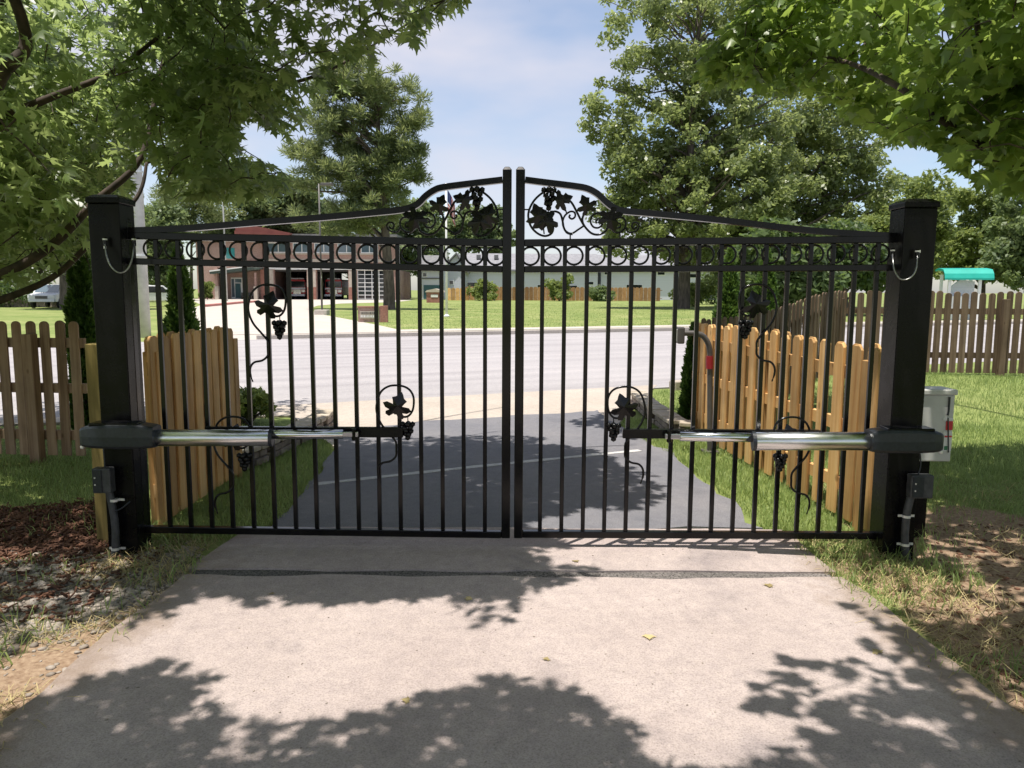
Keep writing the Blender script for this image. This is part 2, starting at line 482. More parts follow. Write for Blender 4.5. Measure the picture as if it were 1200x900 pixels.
def axis(lo, hi, f0, f1, step, grow=1.22):
    a = list(np.arange(f0, f1 + 1e-6, step)); s = step; v = f1
    while v < hi: s *= grow; v += s; a.append(v)
    s = step; v = f0
    while v > lo: s *= grow; v -= s; a.insert(0, v)
    return np.array(a)
gx = axis(-900, 900, -6.5, 9.0, 0.125); gy = axis(-60, 1500, -4.6, 9.0, 0.125)
GX, GY = np.meshgrid(gx, gy); nx, ny = len(gx), len(gy)
GZ = ground_z(GX, GY)
far = np.maximum(0, GY - 130); GZ = GZ - 0.0 * far
V = np.stack([GX, GY, GZ], -1).reshape(-1, 3)
ii = (np.arange(ny - 1)[:, None] * nx + np.arange(nx - 1)[None, :]).ravel()
F = np.stack([ii, ii + 1, ii + nx + 1, ii + nx], 1)

m, n, l, b = new_mat('ground')
zc = n.new('ShaderNodeAttribute'); zc.attribute_name = 'zone'
sep = n.new('ShaderNodeSeparateColor'); l.new(zc.outputs['Color'], sep.inputs['Color'])
n1 = noise_node(n, l, 0.35, 5); n2 = noise_node(n, l, 3.5, 6, 0.65); n3 = noise_node(n, l, 40, 3, 0.6)
g1 = ramp(n, l, n1.outputs['Fac'], [(0.32, (0.145, 0.200, 0.060)), (0.55, (0.215, 0.258, 0.092)), (0.72, (0.285, 0.295, 0.135))])
g2 = ramp(n, l, n2.outputs['Fac'], [(0.3, (0.72, 0.74, 0.66)), (0.7, (1.2, 1.15, 1.1))])
col = mixc(n, l, 1.0, g1.outputs['Color'], g2.outputs['Color'], 'MULTIPLY')
thin = ramp(n, l, n2.outputs['Fac'], [(0.60, (0, 0, 0)), (0.74, (0.55, 0.55, 0.55))])
col = mixc(n, l, thin.outputs['Color'], col, (0.20, 0.15, 0.085))
def zone_mix(col, out, c1, c2, nz, amount=1.0):
    rr = ramp(n, l, nz.outputs['Fac'], [(0.3, c1), (0.7, c2)])
    mu = n.new('ShaderNodeMath'); mu.operation = 'MULTIPLY_ADD'; mu.inputs[1].default_value = 0.9; 
    l.new(n2.outputs['Fac'], mu.inputs[0]); mu.inputs[2].default_value = -0.45
    ad = n.new('ShaderNodeMath'); ad.operation = 'ADD'; l.new(mu.outputs[0], ad.inputs[0]); l.new(out, ad.inputs[1])
    st = ramp(n, l, ad.outputs[0], [(0.38, (0, 0, 0)), (0.62, (amount,) * 3)])
    return mixc(n, l, st.outputs['Color'], col, rr.outputs['Color'])
col = zone_mix(col, sep.outputs['Blue'], (0.20, 0.130, 0.085), (0.36, 0.265, 0.185), n3)
col = zone_mix(col, sep.outputs['Green'], (0.10, 0.085, 0.07), (0.25, 0.22, 0.19), n3)
col = zone_mix(col, sep.outputs['Red'], (0.055, 0.022, 0.014), (0.13, 0.055, 0.032), n3)
l.new(col, b.inputs['Base Color']); b.inputs['Roughness'].default_value = 0.95; b.inputs['Specular IOR Level'].default_value = 0.15
add_bump(n, l, b, n3.outputs['Fac'], 0.6, 0.02)
gm = np_mesh('ground', V, F, 'ground', smooth=True)
ca = gm.attributes.new('zone', 'FLOAT_COLOR', 'POINT')
zz = np.zeros((len(V), 4), np.float32); zz[:, 3] = 1
near = (np.abs(V[:, 0]) < 8) & (V[:, 1] < 3)
xa, ya = V[near, 0], V[near, 1]
zz[near, 0] = zone_w('mulch', xa, ya); zz[near, 1] = zone_w('gravel', xa, ya)
zz[near, 2] = np.maximum(zone_w('dirt', xa, ya), zone_w('dirtr', xa, ya))
ca.data.foreach_set('color', zz.ravel())
structure(link('ground', gm))

def paving(name, aggregate, c1, c2, rough=0.85, spk=(170, 0.22), stain=None, big=0.8):
    m, n, l, b = new_mat(name)
    a = noise_node(n, l, big, 6, 0.6); s = noise_node(n, l, spk[0], 2, 0.7); mid = noise_node(n, l, 14, 5, 0.7)
    r = ramp(n, l, a.outputs['Fac'], [(0.3, c1), (0.7, c2)])
    r2 = ramp(n, l, s.outputs['Fac'], [(0.32, (1 - spk[1] * 1.4,) * 3), (0.5, (1, 1, 1)), (0.7, (1 + spk[1] * 0.7,) * 3)])
    col = mixc(n, l, 1.0, r.outputs['Color'], r2.outputs['Color'], 'MULTIPLY')
    r3 = ramp(n, l, mid.outputs['Fac'], [(0.3, (0.86, 0.86, 0.87)), (0.65, (1.05, 1.05, 1.04))])
    col = mixc(n, l, 1.0, col, r3.outputs['Color'], 'MULTIPLY')
    if stain:
        z = noise_node(n, l, 1.3, 4, 0.6)
        rs = ramp(n, l, z.outputs['Fac'], [(0.56, (1, 1, 1)), (0.70, (0.70, 0.71, 0.74))])
        col = mixc(n, l, stain, col, rs.outputs['Color'], 'MULTIPLY')
    l.new(col, b.inputs['Base Color']); b.inputs['Roughness'].default_value = rough
    b.inputs['Specular IOR Level'].default_value = 0.3
    add_bump(n, l, b, s.outputs['Fac'], aggregate, 0.004)
paving('drive_concrete', 0.9, (0.36, 0.300, 0.282), (0.45, 0.382, 0.360), spk=(140, 0.20), stain=0.9)
m = MATS['drive_concrete']; n, l = m.node_tree.nodes, m.node_tree.links; b = n['Principled BSDF']
src = b.inputs['Base Color'].links[0].from_socket
tcn = n.new('ShaderNodeTexCoord'); sxn = n.new('ShaderNodeSeparateXYZ'); l.new(tcn.outputs['Object'], sxn.inputs[0])
abn = n.new('ShaderNodeMath'); abn.operation = 'ABSOLUTE'; l.new(sxn.outputs['X'], abn.inputs[0])
dn = noise_node(n, l, 3.2, 6, 0.7)
adn = n.new('ShaderNodeMath'); adn.operation = 'MULTIPLY_ADD'; adn.inputs[1].default_value = 0.9; l.new(dn.outputs['Fac'], adn.inputs[0]); l.new(abn.outputs[0], adn.inputs[2])
mr = n.new('ShaderNodeMapRange'); mr.inputs['From Min'].default_value = 1.95; mr.inputs['From Max'].default_value = 2.25; mr.inputs['To Max'].default_value = 0.75
l.new(adn.outputs[0], mr.inputs['Value'])
c_ = mixc(n, l, mr.outputs['Result'], src, (0.21, 0.155, 0.115))                       # soil washed over the edges
l.new(c_, b.inputs['Base Color'])
paving('joint_grit', 1.0, (0.07, 0.066, 0.062), (0.20, 0.18, 0.17), spk=(90, 0.7))
paving('asphalt', 0.8, (0.148, 0.150, 0.170), (0.215, 0.207, 0.216), spk=(130, 0.30), stain=0.8)
paving('road_surface', 0.4, (0.315, 0.298, 0.300), (0.375, 0.355, 0.356), spk=(60, 0.14), big=0.15)
m = MATS['road_surface']; n, l = m.node_tree.nodes, m.node_tree.links; b = n['Principled BSDF']
src = b.inputs['Base Color'].links[0].from_socket
tcn = n.new('ShaderNodeTexCoord'); mpn = n.new('ShaderNodeMapping'); mpn.vector_type = 'TEXTURE'
mpn.inputs['Rotation'].default_value = (0, 0, RA); mpn.inputs['Scale'].default_value = (14, 0.55, 1)
zn = n.new('ShaderNodeTexNoise'); zn.inputs['Scale'].default_value = 1.0; zn.inputs['Detail'].default_value = 5
l.new(tcn.outputs['Object'], mpn.inputs['Vector']); l.new(mpn.outputs['Vector'], zn.inputs['Vector'])
rz_ = ramp(n, l, zn.outputs['Fac'], [(0.30, (0.80, 0.79, 0.80)), (0.5, (0.98, 0.98, 0.98)), (0.7, (1.10, 1.09, 1.08))])
l.new(mixc(n, l, 1.0, src, rz_.outputs['Color'], 'MULTIPLY'), b.inputs['Base Color'])
paving('apron_concrete', 0.4, (0.38, 0.33, 0.28), (0.46, 0.405, 0.35), spk=(90, 0.15))
paving('sidewalk', 0.4, (0.42, 0.38, 0.33), (0.5, 0.45, 0.40), spk=(70, 0.12))
paving('kerb_paint_red', 0.2, (0.36, 0.13, 0.11), (0.44, 0.18, 0.15), spk=(60, 0.12))
paving('strip_concrete', 0.3, (0.42, 0.42, 0.42), (0.55, 0.54, 0.53), spk=(120, 0.2))

def slab(name, poly, top, thick, mat, wob=0.0, seed=0, bevel=0.0):
    P = []
    for i in range(len(poly)):
        a = np.array(poly[i]); c = np.array(poly[(i + 1) % len(poly)])
        L = np.linalg.norm(c - a); k = max(1, int(L / 0.15)) if wob else 1
        for j in range(k):
            p = a + (c - a) * j / k
            if wob:
                t = (c - a) / L; nn = np.array([-t[1], t[0]])
                w = (vnoise(p[0:1] * 1.0, p[1:2] * 1.0, 0.22, seed + 3)[0] - 0.5) + 0.6 * (vnoise(p[0:1], p[1:2], 0.9, seed + 5)[0] - 0.5)
                p = p + nn * wob * w
            P.append((float(p[0]), float(p[1])))
    o = MB().prism(P, top - thick, top, 'Z').build(name, mat, bevel=bevel)
    return structure(o)

slab('driveway', [(-1.74, -12), (1.92, -12), (1.86, -2.4), (1.80, -1.2), (1.74, -0.47), (-1.73, -0.47), (-1.76, -1.5), (-1.76, -3)], 0.012, 0.16, 'drive_concrete', 0.06, 1)
slab('drive_joint', [(-1.69, -0.49), (1.70, -0.49), (1.70, -0.36), (-1.69, -0.36)], 0.002, 0.1, 'joint_grit')
slab('gate_pad', [(-1.73, -0.385), (1.74, -0.385), (1.70, 0.34), (-1.66, 0.34)], 0.012, 0.16, 'drive_concrete', 0.04, 2)
asph = [gp(a, b)[:2] for a, b in [(352, 585), (380, 545), (398, 518), (430, 503), (499, 495), (600, 488), (707, 481), (714, 492), (740, 508), (765, 524), (785, 532), (840, 572), (868, 597)]]
slab('asphalt_drive', [(1.60, 0.33), (-1.50, 0.33)] + [tuple(p) for p in asph], 0.008, 0.12, 'asphalt', 0.13, 3)
ap = [gp(a, b)[:2] for a, b in [(700, 496), (600, 500), (499, 507), (430, 515), (392, 524)]]
t0 = gp(342, 487)[:2]
slab('drive_apron', [tuple(gp(722, 500)[:2])] + [tuple(p) for p in ap] + [tuple(t0), road_pt(-4.9, ROAD_NEAR + 0.3), road_pt(5.3, ROAD_NEAR + 0.3), tuple(gp(752, 468)[:2]), tuple(gp(735, 485)[:2])], 0.003, 0.1, 'apron_concrete')
slab('road', [road_pt(-260, ROAD_NEAR), road_pt(260, ROAD_NEAR), road_pt(260, ROAD_FAR), road_pt(-260, ROAD_FAR)], 0.0, 0.2, 'road_surface')
slab('station_apron', [tuple(gp(a, b)[:2]) for a, b in [(502, 397), (490, 391.5), (465, 385.5), (440, 380), (400, 372.5), (378, 368.5), (366, 364), (364, 361), (372, 358), (400, 355.5), (462, 354)]]
     + [(-14.5, 106.5), (-47, 106.5)] + [tuple(gp(a, b)[:2]) for a, b in [(236, 357), (222, 363), (205, 375), (192, 390), (182, 402), (172, 412)]] + [tuple(gp(300, 412)[:2]), tuple(gp(480, 403)[:2])], -0.008, 0.1, 'sidewalk')
slab('sidewalk', [road_pt(-1.0, ROAD_FAR + 2.6), road_pt(200, ROAD_FAR + 2.6), road_pt(200, ROAD_FAR + 4.0), road_pt(-1.0, ROAD_FAR + 4.0)], 0.01, 0.12, 'sidewalk')
def kerb(name, a, b, w, h, mat='sidewalk'):
    a = Vector((*a, 0)); b = Vector((*b, 0)); t = (b - a).normalized(); nn = Vector((-t.y, t.x, 0)) * w
    return structure(MB().prism([tuple(a[:2]), tuple(b[:2]), tuple((b + nn)[:2]), tuple((a + nn)[:2])], -0.1, h, 'Z').build(name, mat, bevel=0.02))
kerb('far_kerb', road_pt(0.5, ROAD_FAR + 0.01), road_pt(200, ROAD_FAR + 0.01), 0.18, 0.13)
kerb('near_kerb', road_pt(5.3, ROAD_NEAR - 0.19), road_pt(120, ROAD_NEAR - 0.19), 0.18, 0.11, 'apron_concrete')
kerb('near_kerb', road_pt(-120, ROAD_NEAR - 0.19), road_pt(-5.1, ROAD_NEAR - 0.19), 0.18, 0.11, 'apron_concrete')
a = gp(368, 569); c = gp(560, 548); d_ = gp(750, 529)
wl_ = MB(); pts = cr([a, c, d_], 12); L_, R_ = [], []
for i, p in enumerate(pts):
    t = (pts[min(i + 1, len(pts) - 1)] - pts[max(0, i - 1)]).normalized(); nn = Vector((-t.y, t.x, 0)) * (0.036 + 0.006 * math.sin(i * 1.7))
    L_.append(tuple((p + nn)[:2])); R_.append(tuple((p - nn)[:2]))
structure(wl_.prism(L_ + R_[::-1], 0.0, 0.0125, 'Z').build('drive_strip', 'strip_concrete'))
# red painted kerb by the station entrance
pts = [gp(240, 359.5), gp(262, 357.5), gp(282, 355.5), gp(302, 354)]
structure(MB().tube([(p.x, p.y, 0.05) for p in pts], 0.16, 6).build('station_kerb', 'kerb_paint_red'))

# ------------------------------------------------------------------ the double gate
VINE = [(0, 0), (.07, .02), (.22, -.15), (.40, -.10), (.43, .02), (.21, .13), (.50, .18), (.66, .34), (.50, .45), (.37, .42), (.20, .41), (.27, .58), (.34, .70), (.18, .79), (.10, .93), (0, 1.04)]
VINE = VINE + [(-x, y) for x, y in VINE[-2:0:-1]]
def vine_leaf_mesh(size):
    """cut steel leaf, domed a little, 3 mm thick, centred; lies in XZ"""
    n = len(VINE); vs = []; fs = []
    for th in (0.0, 0.003):
        for x, y in VINE: vs.append((x * size, -th - 0.10 * size * (1 - (x * x + (y - .4) ** 2) * 1.6), (y - 0.42) * size))
        vs.append((0, -th - 0.16 * size, 0.0))
    for i in range(n):
        j = (i + 1) % n
        fs += [(n, i, j), (2 * n + 1, n + 1 + j, n + 1 + i), (i, n + 1 + i, n + 1 + j, j)]
    return MB().add(vs, fs).mesh('vine_leaf', 'black_paint')
def grape_mesh(w, h):
    rng = random.Random(3); bm = bmesh.new()
    rows = [(4, 0.42), (4, 0.36), (3, 0.28), (3, 0.18), (1, 0.0)]
    for r, (k, rad) in enumerate(rows):
        for i in range(k):
            a = 2 * math.pi * (i + 0.5 * (r % 2)) / k
            mtx = Matrix.Translation((math.cos(a) * rad * w, math.sin(a) * rad * w * 0.7 - 0.004, h * (0.42 - 0.21 * r) + rng.uniform(-.03, .03) * h))
            bmesh.ops.create_icosphere(bm, subdivisions=1, radius=w * 0.27, matrix=mtx)
    me = bpy.data.meshes.new('grape_cluster'); bm.to_mesh(me); bm.free()
    me.polygons.foreach_set('use_smooth', [True] * len(me.polygons)); me.materials.append(MATS['black_paint'])
    return me
S = GATE_D / FPX
LEAF_S = vine_leaf_mesh(0.130); LEAF_M = vine_leaf_mesh(0.096); LEAF_L = vine_leaf_mesh(0.116)
GRAPE_S = grape_mesh(0.066, 0.095); GRAPE_M = grape_mesh(0.066, 0.120)
# hanging ornament, in px offsets from the leaf centre of the first one (left leaf, hung left of its picket)
def orn(px): return [((x - 365) * 0.2667, (y - 515) * 0.2667) for x, y in px]
ORN_LOOP = orn([(372, 545), (388, 563), (412, 558), (430, 530), (433, 480), (415, 445), (380, 428), (330, 428), (292, 452), (273, 500), (272, 545), (292, 595), (330, 640), (355, 672), (358, 705), (356, 735), (332, 757), (298, 765), (281, 785), (279, 815), (291, 852)])
ORN_STEM = orn([(408, 560), (408, 600)])
SCZ = lambda p: (440 + 0.1423 * p[0], 190 + 0.1423 * p[1])
SCROLL = [
    ([(795, 215), (880, 245), (955, 310), (1000, 395), (1003, 470), (975, 540), (920, 590), (862, 606), (812, 582), (800, 530), (832, 480), (838, 440), (810, 410), (775, 405), (740, 428), (723, 485), (712, 540), (685, 580), (640, 592)], 0.0064),
    ([(545, 520), (590, 550), (650, 585), (700, 560), (722, 500), (705, 440), (660, 405), (625, 412), (620, 445), (645, 465), (668, 450), (660, 430)], 0.0056),
    ([(545, 525), (580, 460), (610, 400), (650, 330), (700, 290), (770, 250), (800, 225)], 0.0064),
    ([(350, 525), (372, 570), (430, 595), (490, 580), (545, 520), (560, 470), (545, 420), (525, 385)], 0.0064),
    ([(350, 525), (345, 470), (375, 430), (430, 415), (478, 440), (492, 490), (470, 530), (430, 538), (400, 515), (400, 480), (428, 465), (448, 482), (440, 500)], 0.0056),
    ([(330, 540), (290, 575), (245, 572), (208, 540), (203, 490), (225, 458), (268, 455), (300, 480), (300, 520), (270, 540), (245, 525), (255, 500), (275, 505)], 0.0056),
    ([(205, 530), (185, 570), (150, 575), (110, 560), (92, 525), (110, 498), (142, 500), (152, 530), (132, 548), (112, 532)], 0.0052),
    ([(690, 420), (705, 365)], 0.004), ([(875, 590), (880, 540)], 0.004),
]
SC_LEAVES = [((532, 350), 'M', 25), ((328, 478), 'L', -160), ((722, 312), 'M', -70), ((925, 440), 'L', 20), ((868, 495), 'L', 110)]
SC_GRAPE = (838, 305)
SC_TIES = [((245, 455), (247, 410)), ((250, 572), (250, 640)), ((660, 590), (660, 645)), ((788, 228), (788, 198)), ((1000, 388), (1052, 388))]
GATES = {
    -1: dict(lead=593.5, hinge=166.5, top=((166, 276.3), (593, 285.0)), ring=((166, 306.3), (593, 315.6)), bot=((168, 619.8), (593, 626.0)),
             arch=[(166, 270.5), (220, 267.5), (300, 261), (380, 254.8), (440, 249.2), (466, 246.6), (480, 243.8), (490, 239), (499, 230), (509, 223.2), (520, 219.6), (555, 215), (592, 211)], cap=196),
    1: dict(lead=608.6, hinge=1044, top=((608, 284.8), (1044, 280.3)), ring=((608, 315.6), (1044, 313.5)), bot=((608, 625.4), (1040, 627.2)),
            arch=[(609, 211), (640, 214.2), (672, 218.2), (688, 221.2), (700, 227.5), (709, 236), (718, 243), (730, 247.3), (760, 250), (846, 258.3), (953, 270.5), (1044, 277.5)], cap=196),
}
def gz(pa, pb, x):
    """height on the gate plane of the line pa-pb at px x"""
    t = (x - pa[0]) / (pb[0] - pa[0]); return at(x, pa[1] + (pb[1] - pa[1]) * t).z
RING = MB().torus((0, 0, 0), 0.049, 0.0062, 24, 6).mesh('ring', 'black_paint', smooth=True)
def place(me, name, pos, parent, ang=0.0, flip=1):
    o = link(name, me, parent, pos); o.rotation_euler = (0, ang, 0); o.scale = (flip, 1, 1); return o
for side, G in GATES.items():
    nm = {-1: 'left', 1: 'right'}[side]
    root = thing('gate_leaf', {-1: 'black iron gate leaf hinged beside the treated wood post, scrolls toward the meeting bar',
                               1: 'black iron gate leaf hinged on the post with the pale control box'}[side], 'gate',
                 (at(G['hinge'], 620).x, 0, 0), group='double driveway gate leaves')
    ox = root.location.x
    def W(px, py, y=0.0): p = at(px, py); return Vector((p.x - ox, y, p.z))
    xl = at(G['lead'], 420).x - ox; zb = at(G['lead'], 629.5).z; zt = at(G['lead'], G['cap'] + 4).z
    st = MB().span(xl - 0.025, xl + 0.025, -0.025, 0.025, zb, zt).build('lead_stile', 'black_paint', root, bevel=0.005)
    MB().add([(xl + a * 0.027, b_ * 0.027, zt) for a in (-1, 1) for b_ in (-1, 1)] + [(xl + a * 0.012, b_ * 0.012, zt + 0.02) for a in (-1, 1) for b_ in (-1, 1)],
             [(0, 1, 3, 2), (4, 6, 7, 5), (0, 4, 5, 1), (2, 3, 7, 6), (0, 2, 6, 4), (1, 5, 7, 3)]).build('stile_cap', 'black_paint', st, bevel=0.003)
    xh = 0.0; hz0, hz1 = at(G['hinge'], 632).z, at(G['hinge'], 259).z
    hs = MB().span(xh - 0.026, xh + 0.026, -0.026, 0.026, hz0, hz1).build('hinge_stile', 'black_paint', root, bevel=0.005)
    MB().lathe([(0.030, 0), (0.030, 0.006), (0.02, 0.018)], (xh, 0, hz1), 4).build('stile_cap', 'black_paint', hs)
    for hzv in (0.32, 1.58):                                     # hinges to the post
        hb = MB().lathe([(0.016, -0.06), (0.016, 0.06)], (xh + side * 0.045, -0.012, hzv), 12)
        hb.box((xh + side * 0.062, -0.012, hzv), (0.05, 0.014, 0.07)); hb.build('hinge', 'black_paint', root, smooth=False)
    k0, k1 = xl - side * -0.0235, xh
    for key, w, d in (('top', 0.040, 0.040), ('ring', 0.036, 0.038), ('bot', 0.040, 0.040)):
        pa, pb = G[key]
        a_, b_ = (pa, pb) if side < 0 else (pb, pa)              # hinge end first
        p = W(*a_); q = W(*b_); p.x = xh + (0.0262 if side < 0 else -0.0262); q.x = xl - (0.0252 if side < 0 else -0.0252)
        MB().bar(p, q, w, d).build('rail', 'black_paint', root, bevel=0.004)
    ar = [W(a, c_) for a, c_ in G['arch']]
    if side < 0: ar[0].x = 0.027; ar[-1].x = xl - 0.0255
    else: ar[0].x = xl + 0.0255; ar[-1].x = -0.027
    MB().square_tube(cr(ar, 5), 0.034, 0.038).build('arched_rail', 'black_paint', root)
    N = 17
    pk = [G['lead'] + (G['hinge'] - G['lead']) * k / N for k in range(1, N)]
    for x in pk:
        zt_ = gz(*G['top'], x) - 0.0205; zr = gz(*G['ring'], x); zb_ = gz(*G['bot'], x) + 0.0205
        xx = at(x, 460).x - ox
        MB().span(xx - 0.0115, xx + 0.0115, -0.0115, 0.0115, zb_, zr - 0.0185).build('picket', 'black_paint', root, bevel=0.002, seg=1)
        MB().span(xx - 0.0115, xx + 0.0115, -0.0115, 0.0115, zr + 0.0185, zt_).build('ring_divider', 'black_paint', root, bevel=0.002, seg=1)
    for k in range(N):
        x = G['lead'] + (G['hinge'] - G['lead']) * (k + 0.5) / N
        zc_ = (gz(*G['top'], x) + gz(*G['ring'], x)) / 2
        o = link('ring', RING, root, (at(x, 300).x - ox, 0, zc_))
    # scroll panel under the arch
    mir = (lambda p: p) if side < 0 else (lambda p: (1202.2 - p[0], p[1] + 0.3))
    sc = MB()
    for pts, r in SCROLL:
        sc.tube(cr([W(*mir(SCZ(p)), y=0.004) for p in pts], 6), r, 7)
    for a_, b_ in SC_TIES: sc.tube([W(*mir(SCZ(a_)), y=0.004), W(*mir(SCZ(b_)), y=0.004)], 0.004, 6)
    so = sc.build('scrollwork', 'black_paint', root, smooth=True)
    for p, sz, ang in SC_LEAVES:
        place({'M': LEAF_M, 'L': LEAF_L}[sz], 'vine_leaf', W(*mir(SCZ(p)), y=-0.012), so, math.radians(ang) * (-side), 1 if side < 0 else -1)
    place(GRAPE_M, 'grape_cluster', W(*mir(SCZ(SC_GRAPE)), y=-0.014), so)
    # hanging vines on the pickets
    cents = {-1: [(317.5, 357.5), (467, 475), (276.5, 511.5)], 1: [(883.5, 357), (730, 476.5), (924, 512)]}[side]
    for ci, (cx, cy) in enumerate(cents):
        flip = 1 if side < 0 else -1
        to = MB().tube(cr([W(cx + flip * dx, cy + dy, -0.018) for dx, dy in ORN_LOOP], 5), [0.0064] * ((len(ORN_LOOP) - 1) * 5 - 3) + [0.0042, 0.0032, 0.0045, 0.002], 7)
        to.tube([W(cx + flip * dx, cy + dy, -0.018) for dx, dy in ORN_STEM], 0.003, 6)
        vo = to.build('vine_tendril', 'black_paint', root, smooth=True)
        place(LEAF_S, 'vine_leaf', W(cx, cy - 1, -0.024), vo, math.radians(18) * flip, flip)
        place(GRAPE_S, 'grape_cluster', W(cx + flip * 11.5, cy + 29, -0.02), vo)

# ------------------------------------------------------------------ gate posts
def gate_post(label, xc, w):
    t = thing('gate_post', label, 'post', (xc, -0.02, 0), group='gate posts')
    MB().span(-w / 2, w / 2, -0.085, 0.085, -0.3, 1.955).build('shaft', 'black_post', t, bevel=0.006)
    h = w / 2 + 0.007; e = 0.092
    MB().add([(a * h, b_ * e, 1.955) for a in (-1, 1) for b_ in (-1, 1)] + [(a * h, b_ * e, 1.985) for a in (-1, 1) for b_ in (-1, 1)]
             + [(a * (h - .03), b_ * (e - .03), 2.004) for a in (-1, 1) for b_ in (-1, 1)],
             [(0, 1, 3, 2), (8, 10, 11, 9), (0, 4, 5, 1), (2, 3, 7, 6), (0, 2, 6, 4), (1, 5, 7, 3), (4, 8, 9, 5), (6, 7, 11, 10), (4, 6, 10, 8), (5, 9, 11, 7)]
             ).build('cap', 'black_post', t, bevel=0.004)
    MB().box((0, -0.087, 1.72), (0.014, 0.006, 0.014)).build('screw', 'clamp_zinc', t)
    return t
PLX = (at(106, 300, 4.19).x + at(141, 300, 4.19).x) / 2
PRX = (at(1058, 300, 4.19).x + at(1096, 300, 4.19).x) / 2
gate_post('black square gate post with grey conduit and treated wood behind it', PLX, 0.170)
gate_post('black square gate post with pale control box behind it', PRX, 0.178)
tw = thing('wooden_post', 'yellowish treated wood post behind the black gate post', 'post', (PLX - 0.185, 0.10, 0))
MB().span(-0.055, 0.045, -0.045, 0.045, -0.3, 1.18).build('timber', 'treated', tw, bevel=0.006)

# ------------------------------------------------------------------ swing gate operators
def operator(side, label, head, big, small, bar, yaw_y):
    hx = at((head[0] + head[1]) / 2, (head[2] + head[3]) / 2, 4.06)
    t = thing('gate_operator', label, 'gate opener', (hx.x, -0.24, 0), group='gate openers')
    def P(px, py, D): p = at(px, py, D); return Vector((p.x - hx.x, p.y + 0.24, p.z))
    Dh, De = 4.06, 4.20
    # housing: long rounded shell, lid line on top
    a = P(head[0], (head[2] + head[3]) / 2, Dh); b_ = P(head[1], (head[2] + head[3]) / 2, Dh)
    zl = abs(P(head[0], head[2], Dh).z - P(head[0], head[3], Dh).z) / 2 * 0.98
    L = abs(b_.x - a.x); zc = (a.z + b_.z) / 2; x0 = min(a.x, b_.x); sg = 1 if side < 0 else -1
    secs = [(0.0, .62, .60), (0.035, .74, .72), (0.14, .90, .86), (0.38, 1.0, 1.0), (0.74, 1.0, 1.0), (0.95, .92, .84), (1.0, .86, .76)]
    vs, fs = [], []; nseg = 16
    for f, wy, wz in secs:
        xx = (f * L) if side < 0 else (L - f * L)
        for k in range(nseg):
            an = 2 * math.pi * k / nseg; cc, ss = math.cos(an), math.sin(an)
            ex = 0.34
            yy = math.copysign(abs(cc) ** ex, cc) * 0.066 * wy; zz_ = math.copysign(abs(ss) ** ex, ss) * zl * (wz if ss > 0 else 0.5 + 0.5 * wz)
            vs.append((x0 + xx, yy, zc + zz_))
    for i in range(len(secs) - 1):
        for k in range(nseg): fs.append((i * nseg + k, i * nseg + (k + 1) % nseg, (i + 1) * nseg + (k + 1) % nseg, (i + 1) * nseg + k))
    fs += [tuple(range(nseg)), tuple((len(secs) - 1) * nseg + k for k in range(nseg))]
    ho = MB().add(vs, fs).build('housing', 'black_plastic', t, bevel=0.0, smooth=False)
    xm = x0 + (0.47 * L if side < 0 else 0.53 * L)
    MB().box((xm, 0, zc + zl * 0.94), (L * 0.66, 0.104, 0.016)).build('lid', 'black_paint', ho, bevel=0.006)
    xe = x0 + (0.015 * L if side < 0 else 0.985 * L)
    MB().box((xe, 0.02, zc - 0.006), (0.03, 0.09, 0.02)).build('rear_bracket', 'black_paint', t, bevel=0.003)
    MB().lathe([(0.007, -0.06), (0.011, -0.055), (0.011, -0.045), (0.007, -0.04), (0.007, 0.0)], (xe, -0.03, zc - 0.01), 8).build('pin', 'clamp_zinc', t)
    # tubes
    ym = (big[2] + big[3]) / 2
    f1 = 1.0 if side < 0 else 1.0
    pa = P(big[0], ym, Dh + 0.01 if side < 0 else Dh + 0.09); pb = P(big[1], ym, Dh + 0.09 if side < 0 else Dh + 0.01)
    r1 = (big[3] - big[2]) / 2 * 4.1 / FPX
    MB().tube([pa, pa + (pb - pa) * 0.001, pb - (pb - pa) * 0.001, pb], [r1 * .985, r1, r1, r1 * .985], 28).build('outer_tube', 'aluminium', t, smooth=True)
    pe = pb if side < 0 else pa
    tdir = (pb - pa).normalized() * (1 if side < 0 else -1)
    MB().tube([pe - tdir * 0.006, pe + tdir * 0.012], r1 * 1.06, 20).build('collar', 'black_plastic', t)
    ys = (small[2] + small[3]) / 2
    q = P(small[1] if side < 0 else small[0], ys, De); r2 = (small[3] - small[2]) / 2 * 4.15 / FPX
    q0 = pe + Vector((0, 0, r1 * 0.40))
    MB().tube([q0, q0 + (q - q0) * 0.001, q - (q - q0) * 0.001, q], [r2 * .98, r2, r2, r2 * .98], 24).build('inner_tube', 'rod_steel', t, smooth=True)
    d2 = (q - q0).normalized()
    cl = MB().bar(q - d2 * 0.012, q + d2 * 0.085, 0.030, 0.02); cl.build('clevis', 'chrome', t, bevel=0.004)
    MB().lathe([(0.010, -0.035), (0.014, -0.03), (0.014, 0.03), (0.010, 0.035)], q + d2 * 0.06, 10).build('pin', 'black_paint', t)
    # flat mounting bar on the gate
    zb_ = at((bar[0] + bar[1]) / 2, (bar[2] + bar[3]) / 2, 4.255).z
    xa, xb = P(bar[0], 500, 4.255).x, P(bar[1], 500, 4.255).x
    hh = (bar[3] - bar[2]) * 4.255 / FPX
    br = MB().span(xa, xb, 0.24 - 0.048, 0.24 - 0.0125, zb_ - hh / 2, zb_ + hh / 2).build('mounting_bar', 'black_paint', t, bevel=0.003)
    # arm from the post that carries the housing
    MB().box((x0 + L * 0.5, 0.095, zc), (0.05, 0.085, 0.04)).build('post_bracket', 'black_paint', t, bevel=0.003)
    return t
